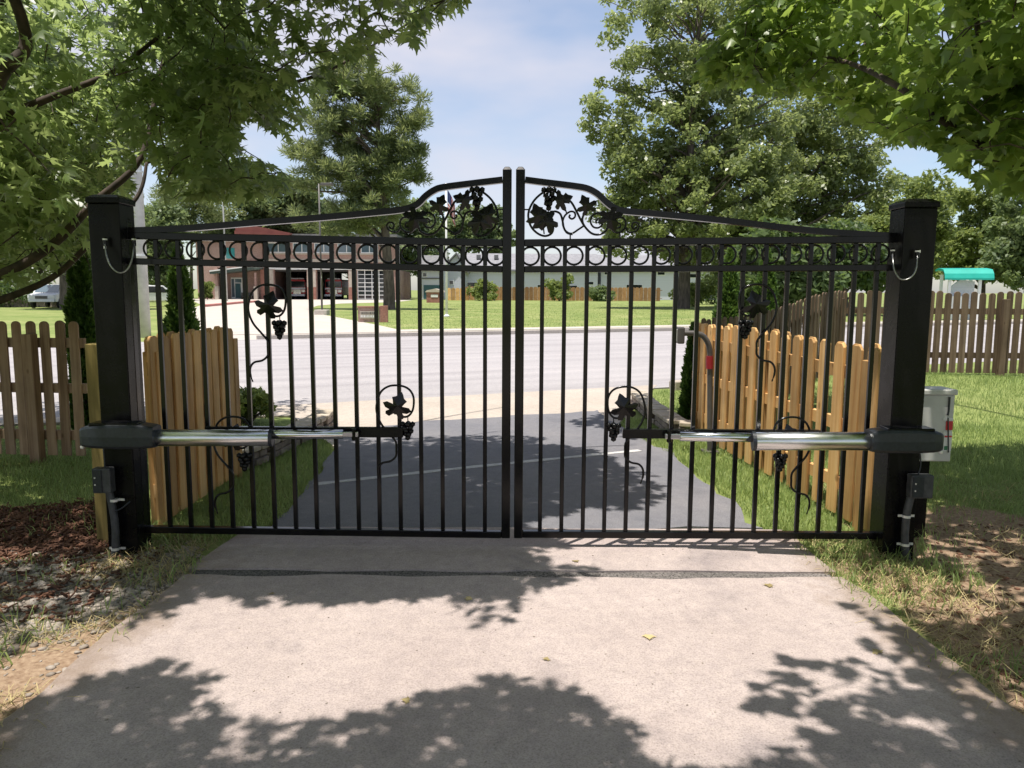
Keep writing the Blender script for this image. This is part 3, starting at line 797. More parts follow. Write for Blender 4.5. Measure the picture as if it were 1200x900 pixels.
operator(-1, 'silver tube gate opener with black housing on the post with treated wood behind', (98, 184, 495, 525), (182, 317, 503, 523), (319, 402, 503.5, 514.5), (240, 472, 500.5, 512.5), 0)
operator(1, 'silver tube gate opener with black housing on the post by the control box', (1018, 1101, 501, 530), (884, 1020, 506, 528), (797, 882, 506, 517), (730, 962, 503.5, 514.5), 0)

# cable loops bridging post and gate
def loop2(label, pts, d0, d1):
    t = thing('cable_loop', label, 'cable', tuple(at(*pts[0], d0)), group='armoured cable loops')
    o = Vector(t.location)
    P = [at(a, b_, d - 0.075 * math.sin(math.pi * i / (len(pts) - 1)) ** 0.6) - o for i, ((a, b_), d) in enumerate(zip(pts, np.linspace(d0, d1, len(pts))))]
    MB().tube(cr(P, 6), 0.0042, 8).build('conduit', 'cable_steel', t, smooth=True)
    for p in (P[0], P[-1]):
        MB().lathe([(0.011, -0.02), (0.011, 0.012), (0.008, 0.03)], p, 10).build('end_fitting', 'black_paint', t)
        MB().lathe([(0.0135, 0.012), (0.0135, 0.02)], p, 6).build('nut', 'clamp_zinc', t)
loop2('silver cable loop hanging by the post with treated wood behind', [(123, 284), (124.5, 298), (130, 312), (139, 319.5), (148, 317), (154, 306), (156.5, 292), (157, 284)], 4.165, 4.255)
loop2('silver cable loop hanging on the post with the control box', [(1075, 298), (1074.5, 310), (1071, 321), (1063, 327.5), (1054, 326), (1048, 316), (1046.5, 305), (1046, 297)], 4.165, 4.255)

# junction boxes with conduits on the posts
def junction(label, box, conduit, clamps, D):
    p0 = at((box[0] + box[1]) / 2, box[3], D)
    t = thing('junction_box', label, 'electrical box', (p0.x, p0.y, 0), group='conduits on the gate posts')
    o = Vector((p0.x, p0.y, 0))
    a = at(box[0], box[2], D) - o; c = at(box[1], box[3], D) - o
    bo = MB().span(a.x, c.x, -0.045, 0.012, c.z, a.z).build('box', 'grey_plastic', t, bevel=0.006)
    MB().span(a.x + 0.006, a.x + (c.x - a.x) * 0.55, -0.052, -0.0455, c.z + 0.008, a.z - 0.008).build('cover', 'black_plastic', bo, bevel=0.002)
    for dz in (0.02, -0.02): MB().lathe([(0.004, -0.004), (0.004, 0.004)], (a.x + 0.02, -0.053, (a.z + c.z) / 2 + dz), 6).build('screw', 'clamp_zinc', bo)
    pts = [at(x, y, D - 0.01) - o for x, y in conduit]; pts[-1].z = -0.05
    MB().tube(cr(pts, 6), 0.021, 12).build('conduit', 'grey_plastic', t, smooth=True)
    for x, y in clamps:
        p = at(x, y, D - 0.012) - o
        k = MB().lathe([(0.0235, -0.007), (0.0235, 0.007)], p, 14); k.box(p + Vector((0.036, 0.012, 0)), (0.03, 0.006, 0.013)); k.box(p + Vector((-0.03, 0.012, 0)), (0.022, 0.006, 0.013))
        k.build('clamp', 'clamp_zinc', t)
    return t, o
t, o = junction('grey junction box and conduit on the post with treated wood behind', (112, 135, 547, 576), [(127, 573), (131, 590), (135, 615), (135.5, 640), (134, 668)], [(134, 586), (135.5, 643)], 4.16)
P = [at(x, y, 4.14) - o for x, y in [(121, 525), (124, 555), (128, 585), (133, 598), (142, 596), (152, 588)]]
MB().tube(cr(P, 6), 0.004, 6).build('wire', 'black_plastic', t, smooth=True)
t, o = junction('grey junction box and conduit on the post with the control box', (1064, 1088, 555, 582), [(1068, 580), (1063, 600), (1060.5, 625), (1061, 645), (1066, 662), (1077, 684)], [(1062, 605), (1060.5, 638)], 4.16)
P = [at(x, y, 4.14) - o for x, y in [(1078, 530), (1079, 545), (1076, 556)]]
MB().tube(cr(P, 6), 0.004, 6).build('wire', 'black_plastic', t, smooth=True)

# pale control box behind the right post
p0 = at(1099, 541, 4.62)
t = thing('control_box', 'pale grey control box with red sticker behind the gate post', 'control box', (p0.x, p0.y, 0))
z0, z1 = at(1099, 541, 4.62).z, at(1099, 463, 4.62).z
bo = MB().span(-0.13, 0.078, 0.0, 0.16, z0, z1).build('body', 'box_grey', t, bevel=0.008)
MB().span(-0.14, 0.088, -0.012, 0.17, z1, z1 + 0.035).build('lid', 'box_grey', t, bevel=0.008)
MB().span(-0.128, -0.03, 0.03, 0.13, -0.2, z0).build('mounting_post', 'black_post', t, bevel=0.004)
MB().span(0.032, 0.074, -0.0035, -0.0005, z0 + 0.20, z0 + 0.255).build('sticker', 'sticker_red', bo)
MB().span(0.012, 0.074, -0.0035, -0.0005, z0 + 0.26, z0 + 0.275).build('sticker', 'sticker_white', bo)
MB().span(0.02, 0.074, -0.0035, -0.0005, z0 + 0.07, z0 + 0.19).build('sticker', 'sticker_white', bo)
MB().span(0.03, 0.05, -0.006, -0.004, z0 + 0.075, z0 + 0.10).build('mark', 'sticker_green', bo)
MB().span(0.028, 0.072, -0.006, -0.004, z0 + 0.155, z0 + 0.165).build('mark', 'sticker_red', bo)
MB().tube([(0.04, -0.006, z1 - 0.01), (0.04, -0.006, z1 - 0.10), (0.036, -0.006, z1 - 0.125)], 0.006, 6).build('latch', 'black_plastic', bo)
MB().tube([(0.04, -0.006, z1 - 0.14), (0.05, -0.006, z0 + 0.16), (0.058, -0.006, z0 + 0.06)], 0.004, 6).build('wire', 'grey_plastic', bo)

# ------------------------------------------------------------------ wooden fences
def board_mesh(w, h, th, kind, mat, seed=0):
    """picket: origin at its foot centre"""
    if kind == 'round':
        top = [(w / 2 * math.cos(a), h - w * 0.42 + w * 0.42 * math.sin(a)) for a in np.linspace(0, math.pi, 9)]
    else:
        c = w * 0.24; top = [(w / 2, h - c), (w / 2 - c * 0.75, h - c * 0.12), (w / 2 - c * 1.1, h), (-w / 2 + c * 1.1, h), (-w / 2 + c * 0.75, h - c * 0.12), (-w / 2, h - c)]
    return MB().prism([(-w / 2, 0)] + [(w / 2, 0)] + top, -th / 2, th / 2).mesh('picket', mat, bevel=0.003, seg=1)

def fence(name, label, A, B, spacing, w, h, mat, kind, both, posts, railz, seed, group=None, front=1, hfun=None, post_top=None, gap=0.02, start=0.0, rail_over=0.0):
    A = Vector((A[0], A[1], 0)); B = Vector((B[0], B[1], 0)); L = (B - A).length; t = (B - A) / L
    ang = math.atan2(t.y, t.x); rng = random.Random(seed)
    root = thing(name, label, 'fence', (A.x, A.y, 0), ang, group)
    hf = hfun or (lambda s: 0.0)
    variants = [board_mesh(w * rng.uniform(.94, 1.04), h * rng.uniform(.985, 1.012), 0.018, kind, mat) for _ in range(5)]
    s = start; k = 0
    while s < L + 1e-3:
        for sgn in ((1, -1) if both else (1,)):
            ss = s + (0 if sgn > 0 else spacing / 2)
            if ss > L + 0.02: continue
            o = link('picket', rng.choice(variants), root, (ss, -front * sgn * 0.031, gap + hf(ss)))
            o.rotation_euler = (rng.uniform(-.006, .006), rng.uniform(-.009, .009), rng.uniform(-.01, .01))
        s += spacing; k += 1
    seg = 6 if hfun else 1
    for rz in railz:
        rm = MB()
        for i in range(seg):
            s0, s1 = L * i / seg, L * (i + 1) / seg
            if i == 0: s0 -= rail_over
            if i == seg - 1: s1 += rail_over
            rm.bar((s0, 0, rz + hf(s0)), (s1, 0, rz + hf(s1)), 0.085, 0.036)
        rm.build('rail', mat, root)
    for ps, off in posts:
        pt = (post_top or h * 0.93)
        MB().span(-0.045, 0.045, -0.045, 0.045, -0.3, pt).build('post', mat, root, bevel=0.005, loc=(ps, off, hf(ps)))
    return root

# weathered fence left of the gate
LF_A, LF_B = gp(-240, 528), gp(108, 536)
fence('picket_fence', 'weathered brown picket fence running up to the treated wood gate post', LF_A, LF_B, 0.131, 0.088, 1.19, 'weathered', 'round', False,
      [((gp(56, 533.5) - LF_A).length, -0.085), (0.35, 0.066)], [0.20, 0.62, 1.02], 11, gap=0.02, start=0.03, front=1, post_top=1.10)
# new cedar wing fences either side of the drive
fence('cedar_fence', 'short new cedar wing fence beside the arborvitae shrub and steel pole', (-2.255, 0.40), (-2.24, 1.78), 0.155, 0.115, 1.19, 'cedar', 'dog', True,
      [(0.05, 0), (1.33, 0)], [0.22, 0.62, 1.0], 12, front=1, gap=0.015)
fence('cedar_fence', 'long new cedar wing fence behind the gooseneck keypad post', (2.275, 0.40), (1.93, 3.72), 0.200, 0.118, 1.17, 'cedar', 'dog', True,
      [(0.06, 0.0), (1.6, 0.0), (3.2, 0.0)], [0.22, 0.62, 0.98], 13, front=-1, gap=0.015, hfun=lambda s: float(ground_z(2.2 - 0.1 * s, 0.4 + s)) + 0.02)
# weathered fence round the right-hand yard
RC = (at(985, 400, 11.4).x, 7.1)
RA0 = (2.02, 3.86)
def hr1(s):
    f = s / math.hypot(RC[0] - RA0[0], RC[1] - RA0[1]); x = RA0[0] + (RC[0] - RA0[0]) * f; y = RA0[1] + (RC[1] - RA0[1]) * f
    return float(rise(x, y)) - 0.01
fence('picket_fence', 'weathered grey picket fence climbing from the cedar fence to the yard corner', RA0, RC, 0.128, 0.089, 1.2, 'weathered_grey', 'round', False,
      [(0.1, 0.06), (2.2, 0.06), (4.25, 0.0)], [0.28, 0.95], 14, front=1, hfun=hr1)
RE = (RC[0] + 8.6, RC[1] - 0.45)
fence('picket_fence', 'weathered grey picket fence along the yard in front of the teal roofed shelter', RC, RE, 0.126, 0.090, 1.2, 'weathered_grey', 'round', False,
      [(0.0, 0.06), (2.32, -0.06), (4.6, 0.06), (6.9, -0.06), (8.5, 0.06)], [0.28, 0.93], 15, front=1, hfun=lambda s: float(rise(RC[0] + s, RC[1] - 0.05 * s)) - 0.01)

# ------------------------------------------------------------------ gooseneck keypad
kp = gp(832, 530)
t = thing('keypad_post', 'grey gooseneck keypad post with red tape by the cedar fence', 'keypad post', (kp.x, kp.y, 0))
D = kp.y + GATE_D
def K(px, py): p = at(px, py, D); return Vector((p.x - kp.x, 0, p.z))
po = cr([K(832, 532), K(832, 480), K(832, 440), K(832, 415), K(830, 403), K(824, 394), K(816, 391), K(808, 390.5), K(800, 390.5)], 5); po[0].z = -0.1
for p in po: p.y = 0
MB().tube(po, 0.026, 12).build('pipe', 'bronze_pole', t, smooth=True)
a = K(793, 383); c = K(800.5, 402.5)
hb = MB().span(a.x, c.x, -0.07, 0.07, c.z, a.z).build('keypad', 'bronze_pole', t, bevel=0.012)
MB().span(a.x - 0.016, a.x - 0.001, -0.055, 0.055, c.z + 0.02, a.z - 0.02).build('face_plate', 'box_grey', hb, bevel=0.004)
MB().tube([K(831.5, 432), K(831.5, 417)], 0.034, 14).build('red_band', 'red_tape', t)
MB().span(-0.07, 0.07, -0.07, 0.07, 0.0, 0.02).build('base_plate', 'bronze_pole', t, bevel=0.003)

# ------------------------------------------------------------------ low stone edging walls
def edging(label, pts, seed, group):
    rng = random.Random(seed); P = [Vector((p.x, p.y, 0)) for p in pts]
    root = thing('edging_wall', label, 'garden wall', tuple(P[0]), group=group); o = P[0]
    for i in range(len(P) - 1):
        a, b_ = P[i], P[i + 1]; L = (b_ - a).length; t = (b_ - a) / L; ang = math.atan2(t.y, t.x)
        for c in range(3):
            s = 0.02 + (0.08 if c % 2 else 0)
            while s < L - 0.05:
                w = min(rng.uniform(.16, .27), L - s)
                h = 0.062 if c < 2 else 0.05; d = rng.uniform(.15, .18) if c < 2 else .21
                p = a + t * (s + w / 2) - o
                ob = MB().box((0, 0, 0), (w - 0.012, d, h - 0.006)).build('cap_stone' if c == 2 else 'block', 'cap_stone' if c == 2 else 'stone_block', root, bevel=0.009)
                ob.location = (p.x + rng.uniform(-.008, .008), p.y + rng.uniform(-.008, .008), 0.03 + c * 0.062); ob.rotation_euler = (0, rng.uniform(-.02, .02), ang + rng.uniform(-.03, .03))
                s += w
edging('low stacked stone edging wall in front of the long cedar fence', [gp(815, 514), gp(795, 513), gp(775, 498), gp(757, 484), gp(746, 473)], 3, 'stone edging walls beside the drive')
edging('low stacked stone edging wall at the end of the short cedar fence', [gp(275, 553), gp(305, 540), gp(345, 521), gp(372, 507), gp(384, 497)], 4, 'stone edging walls beside the drive')

# ------------------------------------------------------------------ fire station across the road
SD = 110.0
def fx(px, D): return at(px, 346, D).x
def fz(px, py, D): return at(px, py, D).z
org = Vector((fx(360, SD), SD - GATE_D, 0))
st = thing('fire_station', 'brick fire station with open engine bays across the road', 'fire station', tuple(org))
def SX(px): return fx(px, SD) - org.x
def SZ(py): return fz(370, py, SD)
Hh = SZ(277.5)
def wall(x0, x1, z0, z1, mat='brick_wall', y0=0.0, y1=0.5, name='wall'):
    return MB().span(SX(x0), SX(x1), y0, y1, z0, z1).build(name, mat, st)
def pane_window(x0, x1, py0, py1, glass, y=0.0, nv=2, nh=1):
    z1, z0 = SZ(py0), SZ(py1)
    f = MB()
    f.span(SX(x0), SX(x1), y - 0.10, y, z0, z0 + 0.14); f.span(SX(x0), SX(x1), y - 0.10, y, z1 - 0.12, z1)
    for k in range(nv + 1):
        xx = SX(x0) + (SX(x1) - SX(x0) - 0.10) * k / nv; f.span(xx, xx + 0.10, y - 0.10, y, z0 + 0.14, z1 - 0.12)
    o = f.build('window', 'white_trim', st)
    for k in range(nv):
        xx = SX(x0) + (SX(x1) - SX(x0) - 0.10) * k / nv
        MB().span(xx + 0.10, xx + (SX(x1) - SX(x0) - 0.10) / nv, y - 0.06, y - 0.03, z0 + 0.14, z1 - 0.12).build('pane', glass, o)
    MB().span(SX(x0) - 0.15, SX(x1) + 0.15, y - 0.18, y, z0 - 0.22, z0).build('sill', 'limestone', o)
bays = [(322, 360), (371.5, 408.5), (419, 453)]
zl = SZ(315.5)
# front wall in pieces so the bays are real openings
wall(232, 256, 0, SZ(283)); wall(256, 309, SZ(314), SZ(283), y0=0.02)
wall(311, 322, 0, zl); wall(360, 371.5, 0, zl); wall(408.5, 419, 0, zl); wall(453, 464, 0, zl)
wall(311, 464, zl, Hh)
for x0, x1 in ((311, 322), (360, 371.5), (408.5, 419), (453, 462)):
    wall(x0 + 0.8, x1 - 0.8, 0.0, SZ(336.5), 'brick_red', -0.12, -0.003, 'pier_base')
    wall(x0 + 0.8, x1 - 0.8, SZ(336.4), SZ(316.5), 'limestone', -0.10, -0.003, 'pier_facing')
wall(311, 464, zl - 0.05, zl + 0.22, 'white_trim', -0.14, -0.004, 'lintel_band')
wall(311, 464, SZ(307), SZ(303.5), 'limestone', -0.06, -0.004, 'string_course')
MB().span(SX(308), SX(467), -0.8, 16, Hh, Hh + 0.35).build('roof', 'roof_dark', st)
MB().span(SX(228), SX(310), -0.4, 16, SZ(283) + 0.002, SZ(283) + 0.3).build('roof', 'roof_dark', st)
MB().prism([(SX(284), SZ(272)), (SX(346), SZ(276.5)), (SX(346), SZ(279.5)), (SX(284), SZ(279))], -2.2, 10).build('roof_canopy', 'red_fascia', st)
MB().prism([(SX(284), SZ(266)), (SX(300), SZ(265)), (SX(346), SZ(274)), (SX(346), SZ(276.3)), (SX(284), SZ(271.8))], -1.8, 12).build('roof_canopy', 'red_fascia', st)
# side and rear, with the rear door of the second bay open
wall(311, 313.5, 0, zl, 'brick_wall', 0.5, 15.5); wall(461.5, 464, 0, zl, 'brick_wall', 0.5, 15.5)
wall(232, 234.5, 0, SZ(283), 'brick_wall', 0.5, 15.5)
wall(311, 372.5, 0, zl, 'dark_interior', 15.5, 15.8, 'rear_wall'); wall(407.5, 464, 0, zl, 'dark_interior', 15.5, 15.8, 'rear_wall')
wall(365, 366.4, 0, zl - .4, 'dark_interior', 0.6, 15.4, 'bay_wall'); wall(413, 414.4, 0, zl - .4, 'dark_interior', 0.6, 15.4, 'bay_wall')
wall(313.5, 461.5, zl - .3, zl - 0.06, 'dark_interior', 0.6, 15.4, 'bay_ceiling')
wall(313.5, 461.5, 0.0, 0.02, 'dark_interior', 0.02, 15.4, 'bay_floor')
# glazed sectional door in the third bay
x0, x1 = bays[2]; f = MB()
for k in range(5):
    xx = SX(x0) + (SX(x1) - SX(x0) - 0.10) * k / 4; f.span(xx, xx + 0.10, 0.1, 0.18, 0.05, zl - .05)
for k in range(8):
    zz_ = 0.05 + (zl - 0.22) * k / 7
    for j in range(4):
        xa = SX(x0) + (SX(x1) - SX(x0) - 0.10) * j / 4 + 0.10; xb = SX(x0) + (SX(x1) - SX(x0) - 0.10) * (j + 1) / 4
        f.span(xa, xb, 0.1, 0.18, zz_, zz_ + 0.09)
dd = f.build('overhead_door', 'white_trim', st)
for k in range(7):
    for j in range(4):
        xa = SX(x0) + (SX(x1) - SX(x0) - 0.10) * j / 4 + 0.10; xb = SX(x0) + (SX(x1) - SX(x0) - 0.10) * (j + 1) / 4
        za = 0.05 + (zl - 0.22) * k / 7 + 0.09; zb_ = 0.05 + (zl - 0.22) * (k + 1) / 7
        MB().span(xa, xb, 0.13, 0.15, za, zb_).build('pane', 'dark_glass', dd)
# upper windows
for x0, x1, g in ((315, 341, 'window_glass'), (345, 366, 'window_glass'), (370, 392, 'window_glass'), (397, 418, 'window_glass'), (424, 444, 'window_glass')):
    pane_window(x0, x1, 284.5, 296.5, g, y=-0.002)
wall(264.5, 277, SZ(303.5), SZ(291), 'teal_glass', -0.05, 0.018, 'glazed_panel')
# entrance porch
wall(256, 309, 0, SZ(314.2), 'brick_wall', 2.2, 2.6, 'porch_wall')
wall(306, 311, 0, SZ(313), 'brick_red', 0.02, 2.2, 'porch_wall')
MB().prism([(SX(252), SZ(319.5)), (SX(303), SZ(313.0)), (SX(309.5), SZ(313.0)), (SX(309.5), SZ(316)), (SX(252), SZ(322))], -1.6, 2.2).build('porch_roof', 'green_trim', st)
MB().prism([(SX(252), SZ(317.9)), (SX(303), SZ(311.8)), (SX(303), SZ(312.9)), (SX(252), SZ(319.4))], -1.7, 2.2).build('porch_gutter', 'white_trim', st)
for px in (258, 303):
    wall(px - 2, px + 2, 0, SZ(336), 'limestone', -1.3, -0.8, 'column_base'); wall(px - 1, px + 1, SZ(336), SZ(320), 'brick_wall', -1.2, -0.9, 'column')
zf = SZ(325.5)
do = MB().span(SX(265), SX(278.5), 2.08, 2.198, 0.0, zf).build('entrance_frame', 'white_trim', st)
MB().span(SX(270), SX(276.5), 2.03, 2.078, 0.15, SZ(332.5)).build('door', 'door_teal', do)
MB().span(SX(265.8), SX(269), 2.04, 2.078, 0.3, zf - .2).build('sidelight', 'window_glass', do)
MB().span(SX(270), SX(277.5), 2.04, 2.078, SZ(331.5), zf - .2).build('transom', 'window_glass', do)
bn = thing('bench', 'dark bench by the station entrance under the porch', 'bench', (fx(286, SD), SD - GATE_D + 1.5, 0))
MB().span(-1.0, 1.0, -.25, .2, .42, .5).build('seat', 'bronze_pole', bn); MB().span(-1.0, 1.0, .2, .26, .5, .95).build('backrest', 'bronze_pole', bn)
for s in (-0.85, 0.85): MB().span(s - .05, s + .05, -.2, .2, 0, .42).build('leg', 'bronze_pole', bn)

def fire_engine(label, px, D, dy):
    x = fx(px, D); t = thing('fire_engine', label, 'fire truck', (x, D - GATE_D + dy, 0.02), group='fire engines in the bays')
    MB().prism([(-1.25, .55), (1.25, .55), (1.25, 1.75), (1.2, 2.75), (1.1, 2.9), (-1.1, 2.9), (-1.2, 2.75), (-1.25, 1.75)], 0, 7.5).build('body', 'truck_red', t, bevel=0.05)
    MB().span(-1.15, 1.15, -0.03, -0.002, 1.75, 2.62).build('windscreen', 'dark_glass', t)
    MB().span(-1.24, 1.24, -0.05, -0.002, 1.42, 1.68).build('white_band', 'car_white', t)
    MB().span(-0.55, 0.55, -0.08, -0.002, .75, 1.38).build('grille', 'chrome', t)
    MB().span(-1.28, 1.28, -0.55, -0.003, .42, .72).build('bumper', 'car_white', t, bevel=0.04)
    for s in (-.9, .9):
        MB().span(s - .25, s + .25, -0.07, -0.002, 1.02, 1.34).build('headlight', 'chrome', t)
        MB().span(s - .05 + s * .62, s + .05 + s * .62, -0.35, -0.2, 1.9, 2.5).build('mirror', 'bronze_pole', t)
        for yy in (1.0, 5.6):
            w = MB(); pts = [(math.cos(a) * .52, math.sin(a) * .52) for a in np.linspace(0, 2 * math.pi, 16, endpoint=False)]
            w.prism([(yy + a, .52 + b_) for a, b_ in pts], s * 1.12 - .17, s * 1.12 + .17, 'X').build('wheel', 'rubber', t)
    MB().span(-.95, .95, .25, .6, 2.902, 3.08).build('light_bar', 'car_white', t, bevel=0.03)
    return t
fire_engine('white and red fire engine in the bay beside the station entrance', 347.5, SD + 3, 0.4)
fire_engine('red fire engine in the open bay beside the glazed door', 390, SD + 3, 0.6)

# ------------------------------------------------------------------ pale houses behind the far fence
HD = 126.0
def house(label, xa, xb, eave, ridge, base, D, wins, mat='siding', roof='roof_shingle', gable=None, depth=10, extra=None, group=None):
    o = Vector((fx((xa + xb) / 2, D), D - GATE_D, 0)); t = thing('house', label, 'house', tuple(o), group=group)
    X = lambda p: fx(p, D) - o.x; Z = lambda p: fz((xa + xb) / 2, p, D)
    MB().span(X(xa), X(xb), 0, depth, 0, Z(eave)).build('wall', mat, t)
    e = 0.6
    if gable is None:
        zr = Z(ridge); ze = Z(eave) + 0.003; th = 0.2
        MB().prism([(-e, ze - .1), (depth / 2, zr), (depth + e, ze - .1), (depth + e, ze + th), (depth / 2, zr + th), (-e, ze + th)], X(xa) - .4, X(xb) + .4, 'X').build('roof', roof, t)
        MB().prism([(0.01, ze), (depth - 0.01, ze), (depth / 2, zr - .02)], X(xa) + 0.01, X(xb) - 0.01, 'X').build('gable_wall', mat, t)
    else:
        zr = Z(ridge); ze = Z(eave) + 0.003; xm = X(gable)
        MB().prism([(X(xa) + .02, ze), (X(xb) - .02, ze), (xm, zr - .05)], 0.01, depth).build('gable_wall', mat, t)
        MB().prism([(X(xa) - .5, ze - .3), (xm, zr), (X(xb) + .5, ze - .3), (X(xb) + .5, ze), (xm, zr + .3), (X(xa) - .5, ze)], -.5, depth + .5).build('roof', 'roof_dark', t)
    for w in wins:
        x0, x1, y0, y1 = w[:4]
        fo = MB().span(X(x0) - .1, X(x1) + .1, -0.06, -0.002, Z(y1) - .1, Z(y0) + .1).build('window', 'white_trim', t)
        MB().span(X(x0), X(x1), -0.09, -0.062, Z(y1), Z(y0)).build('pane', 'dark_glass', fo)
    return t, X, Z
t, X, Z = house('long pale sided house with grey roof behind the far wooden fence', 546, 700, 317.5, 297, 348, HD, [(548, 559, 331.5, 338.5), (574, 580, 333, 338), (610, 614, 330, 334), (630, 640, 334, 337.5), (666, 676, 334.5, 338), (690, 695, 330, 333)], group='pale houses')
for px in (560, 581): MB().span(X(px) - .35, X(px) + .35, 2.6, 3.2, Z(303), Z(298)).build('roof_vent', 'roof_dark', t)
t, X, Z = house('pale sided house with grey roof half hidden by the oak trunk', 704, 850, 317.5, 299, 348, HD + 2, [(708, 714, 319, 322), (734, 752, 334, 338), (770, 778, 319, 322), (806, 815, 321, 325), (820, 830, 330, 337)], group='pale houses')
t, X, Z = house('pale house with a front gable beside the flagpole', 518, 545, 318, 298, 348, HD - 4, [(527, 531, 329, 333)], gable=535, group='pale houses')
t, X, Z = house('small grey house with dark garage door beyond the brick monument', 493, 519, 316, 299, 347, HD - 9, [(496, 500, 320, 324)], roof='roof_dark', group='pale houses')
MB().span(X(496.5), X(516), -0.05, -0.002, 0.1, Z(334)).build('garage_door', 'door_teal', t)
MB().span(X(494), X(518.5), -0.10, -0.003, Z(327), Z(325.5)).build('trim_board', 'roof_dark', t)

# far wooden privacy fence
FD = 112.0
def far_fence(label, xa, xb, D, ytop, mat, seed, dD=0.0):
    A = (fx(xa, D), D - GATE_D); B = (fx(xb, D + dD), D + dD - GATE_D)
    h = fz((xa + xb) / 2, ytop, D)
    return fence('privacy_fence', label, A, B, 0.62, 0.60, h, mat, 'dog', False, [], [0.4, h - 0.4], seed, gap=0.0, group='far privacy fences')
far_fence('pale new board fence panel behind the flagpole', 526, 547.5, FD - 3, 337.5, 'cedar', 31)
far_fence('reddish board fence between the pale houses and the lawn', 548, 776, FD, 336.5, 'cedar_shade', 32)

# ------------------------------------------------------------------ brick monument signs
p = gp(437, 377)
t = thing('monument_sign', 'low brick sign on the lawn edge by the station drive', 'sign', (p.x, p.y, 0), 0.12)
D = p.y + GATE_D; wS = 33 * D / FPX
MB().span(-wS / 2, wS / 2 - .3, -.22, .22, -0.1, .66).build('brick_base', 'brick_wall', t)
MB().span(wS / 2 - .297, wS / 2 + .04, -.27, .27, -0.1, .74).build('pier', 'brick_red', t)
MB().span(-wS / 2 - .04, wS / 2 - .3, -.26, .26, .662, .72).build('cap', 'brick_red', t)
pl = MB().span(-wS / 2 + .08, wS / 2 - .36, -.25, -.222, .16, .50).build('plaque', 'limestone', t)
rng = random.Random(8)
for row in range(2):
    xx = -wS / 2 + .13
    while xx < wS / 2 - .45:
        w = rng.uniform(.03, .06); MB().span(xx, xx + w, -.262, -.2505, .36 - row * .15, .46 - row * .15).build('letter', 'white_trim' if row else 'bronze_pole', pl); xx += w + .028
p = gp(510, 354.5)
t = thing('brick_monument', 'small brick monument with pale plate and sloped cap near the pine', 'monument', (p.x, p.y, 0), -0.15)
MB().span(-.95, .95, -.4, .4, -0.1, 1.2).build('body', 'brick_red', t)
MB().prism([(-1.1, 1.2), (1.1, 1.2), (1.0, 1.42), (0.1, 1.62), (-.9, 1.42)], -.5, .5).build('cap', 'limestone', t)
MB().span(-.4, .45, -.44, -.402, .62, .92).build('plate', 'white_trim', t)

# ------------------------------------------------------------------ poles and flag
def pole(name, label, cat, px, py, H, r0, r1, mat, extra=None):
    p = gp(px, py); t = thing(name, label, cat, (p.x, p.y, 0))
    MB().tube([(0, 0, -.3), (0, 0, H * .5), (0, 0, H)], [r0, (r0 + r1) / 2, r1], 12).build('shaft', mat, t, smooth=True)
    return t, p
t, p = pole('light_pole', 'slim dark light pole with square concrete base on the station lawn', 'light pole', 377.5, 368.5, 7.6, .06, .045, 'bronze_pole')
MB().span(-.38, .38, -.38, .38, -.1, .28).build('base', 'sidewalk', t, bevel=.03)
MB().box((.5, -.1, 7.55), (.7, .34, .16)).build('lamp_head', 'bronze_pole', t, bevel=.03); MB().bar((0, 0, 7.5), (.25, -.05, 7.55), .06, .06).build('arm', 'bronze_pole', t)
t, p = pole('flagpole', 'white flagpole with limp flag standing on the lawn', 'flagpole', 523.5, 371, 7.15, .075, .045, 'pole_white')
MB().lathe([(.01, -.09), (.07, -.06), (.09, 0), (.07, .06), (.01, .09)], (0, 0, 7.25), 12).build('finial', 'clamp_zinc', t, smooth=True)
MB().lathe([(.16, 0), (.16, .05), (.09, .12)], (0, 0, 0), 12).build('collar', 'pole_white', t)
# limp national flag: gathered cloth with real folds, canton at the top
m, n, l, b = new_mat('flag_cloth')
uv = n.new('ShaderNodeAttribute'); uv.attribute_name = 'cloth'
sx = n.new('ShaderNodeSeparateXYZ'); l.new(uv.outputs['Vector'], sx.inputs[0])
mu = n.new('ShaderNodeMath'); mu.operation = 'MULTIPLY'; mu.inputs[1].default_value = 6.5; l.new(sx.outputs['Y'], mu.inputs[0])
fr = n.new('ShaderNodeMath'); fr.operation = 'FRACT'; l.new(mu.outputs[0], fr.inputs[0])
lt = n.new('ShaderNodeMath'); lt.operation = 'LESS_THAN'; lt.inputs[1].default_value = 0.5; l.new(fr.outputs[0], lt.inputs[0])
c1 = mixc(n, l, lt.outputs[0], (0.62, 0.62, 0.62), (0.40, 0.02, 0.035))
ga = n.new('ShaderNodeMath'); ga.operation = 'LESS_THAN'; ga.inputs[1].default_value = 0.4; l.new(sx.outputs['X'], ga.inputs[0])
gb = n.new('ShaderNodeMath'); gb.operation = 'GREATER_THAN'; gb.inputs[1].default_value = 6 / 13.0; l.new(sx.outputs['Y'], gb.inputs[0])
gc = n.new('ShaderNodeMath'); gc.operation = 'MULTIPLY'; l.new(ga.outputs[0], gc.inputs[0]); l.new(gb.outputs[0], gc.inputs[1])
c2 = mixc(n, l, gc.outputs[0], c1, (0.03, 0.045, 0.14))
l.new(c2, b.inputs['Base Color']); b.inputs['Roughness'].default_value = .8
fp = np.array([gp(523.5, 371)[0], gp(523.5, 371)[1]])
nu, nv = 25, 21; FV = []; CU = []
for j in range(nv):
    v = j / (nv - 1)
    for i in range(nu):
        u = i / (nu - 1)
        xx = 0.08 + 0.42 * u ** 0.8; zz_ = 6.95 - (1 - v) * 1.15 - 0.85 * u ** 1.1
        FV.append((xx, 0.12 * math.sin(u * 15 + v * 1.4) * (0.3 + u), zz_)); CU.append((u, v, 0))
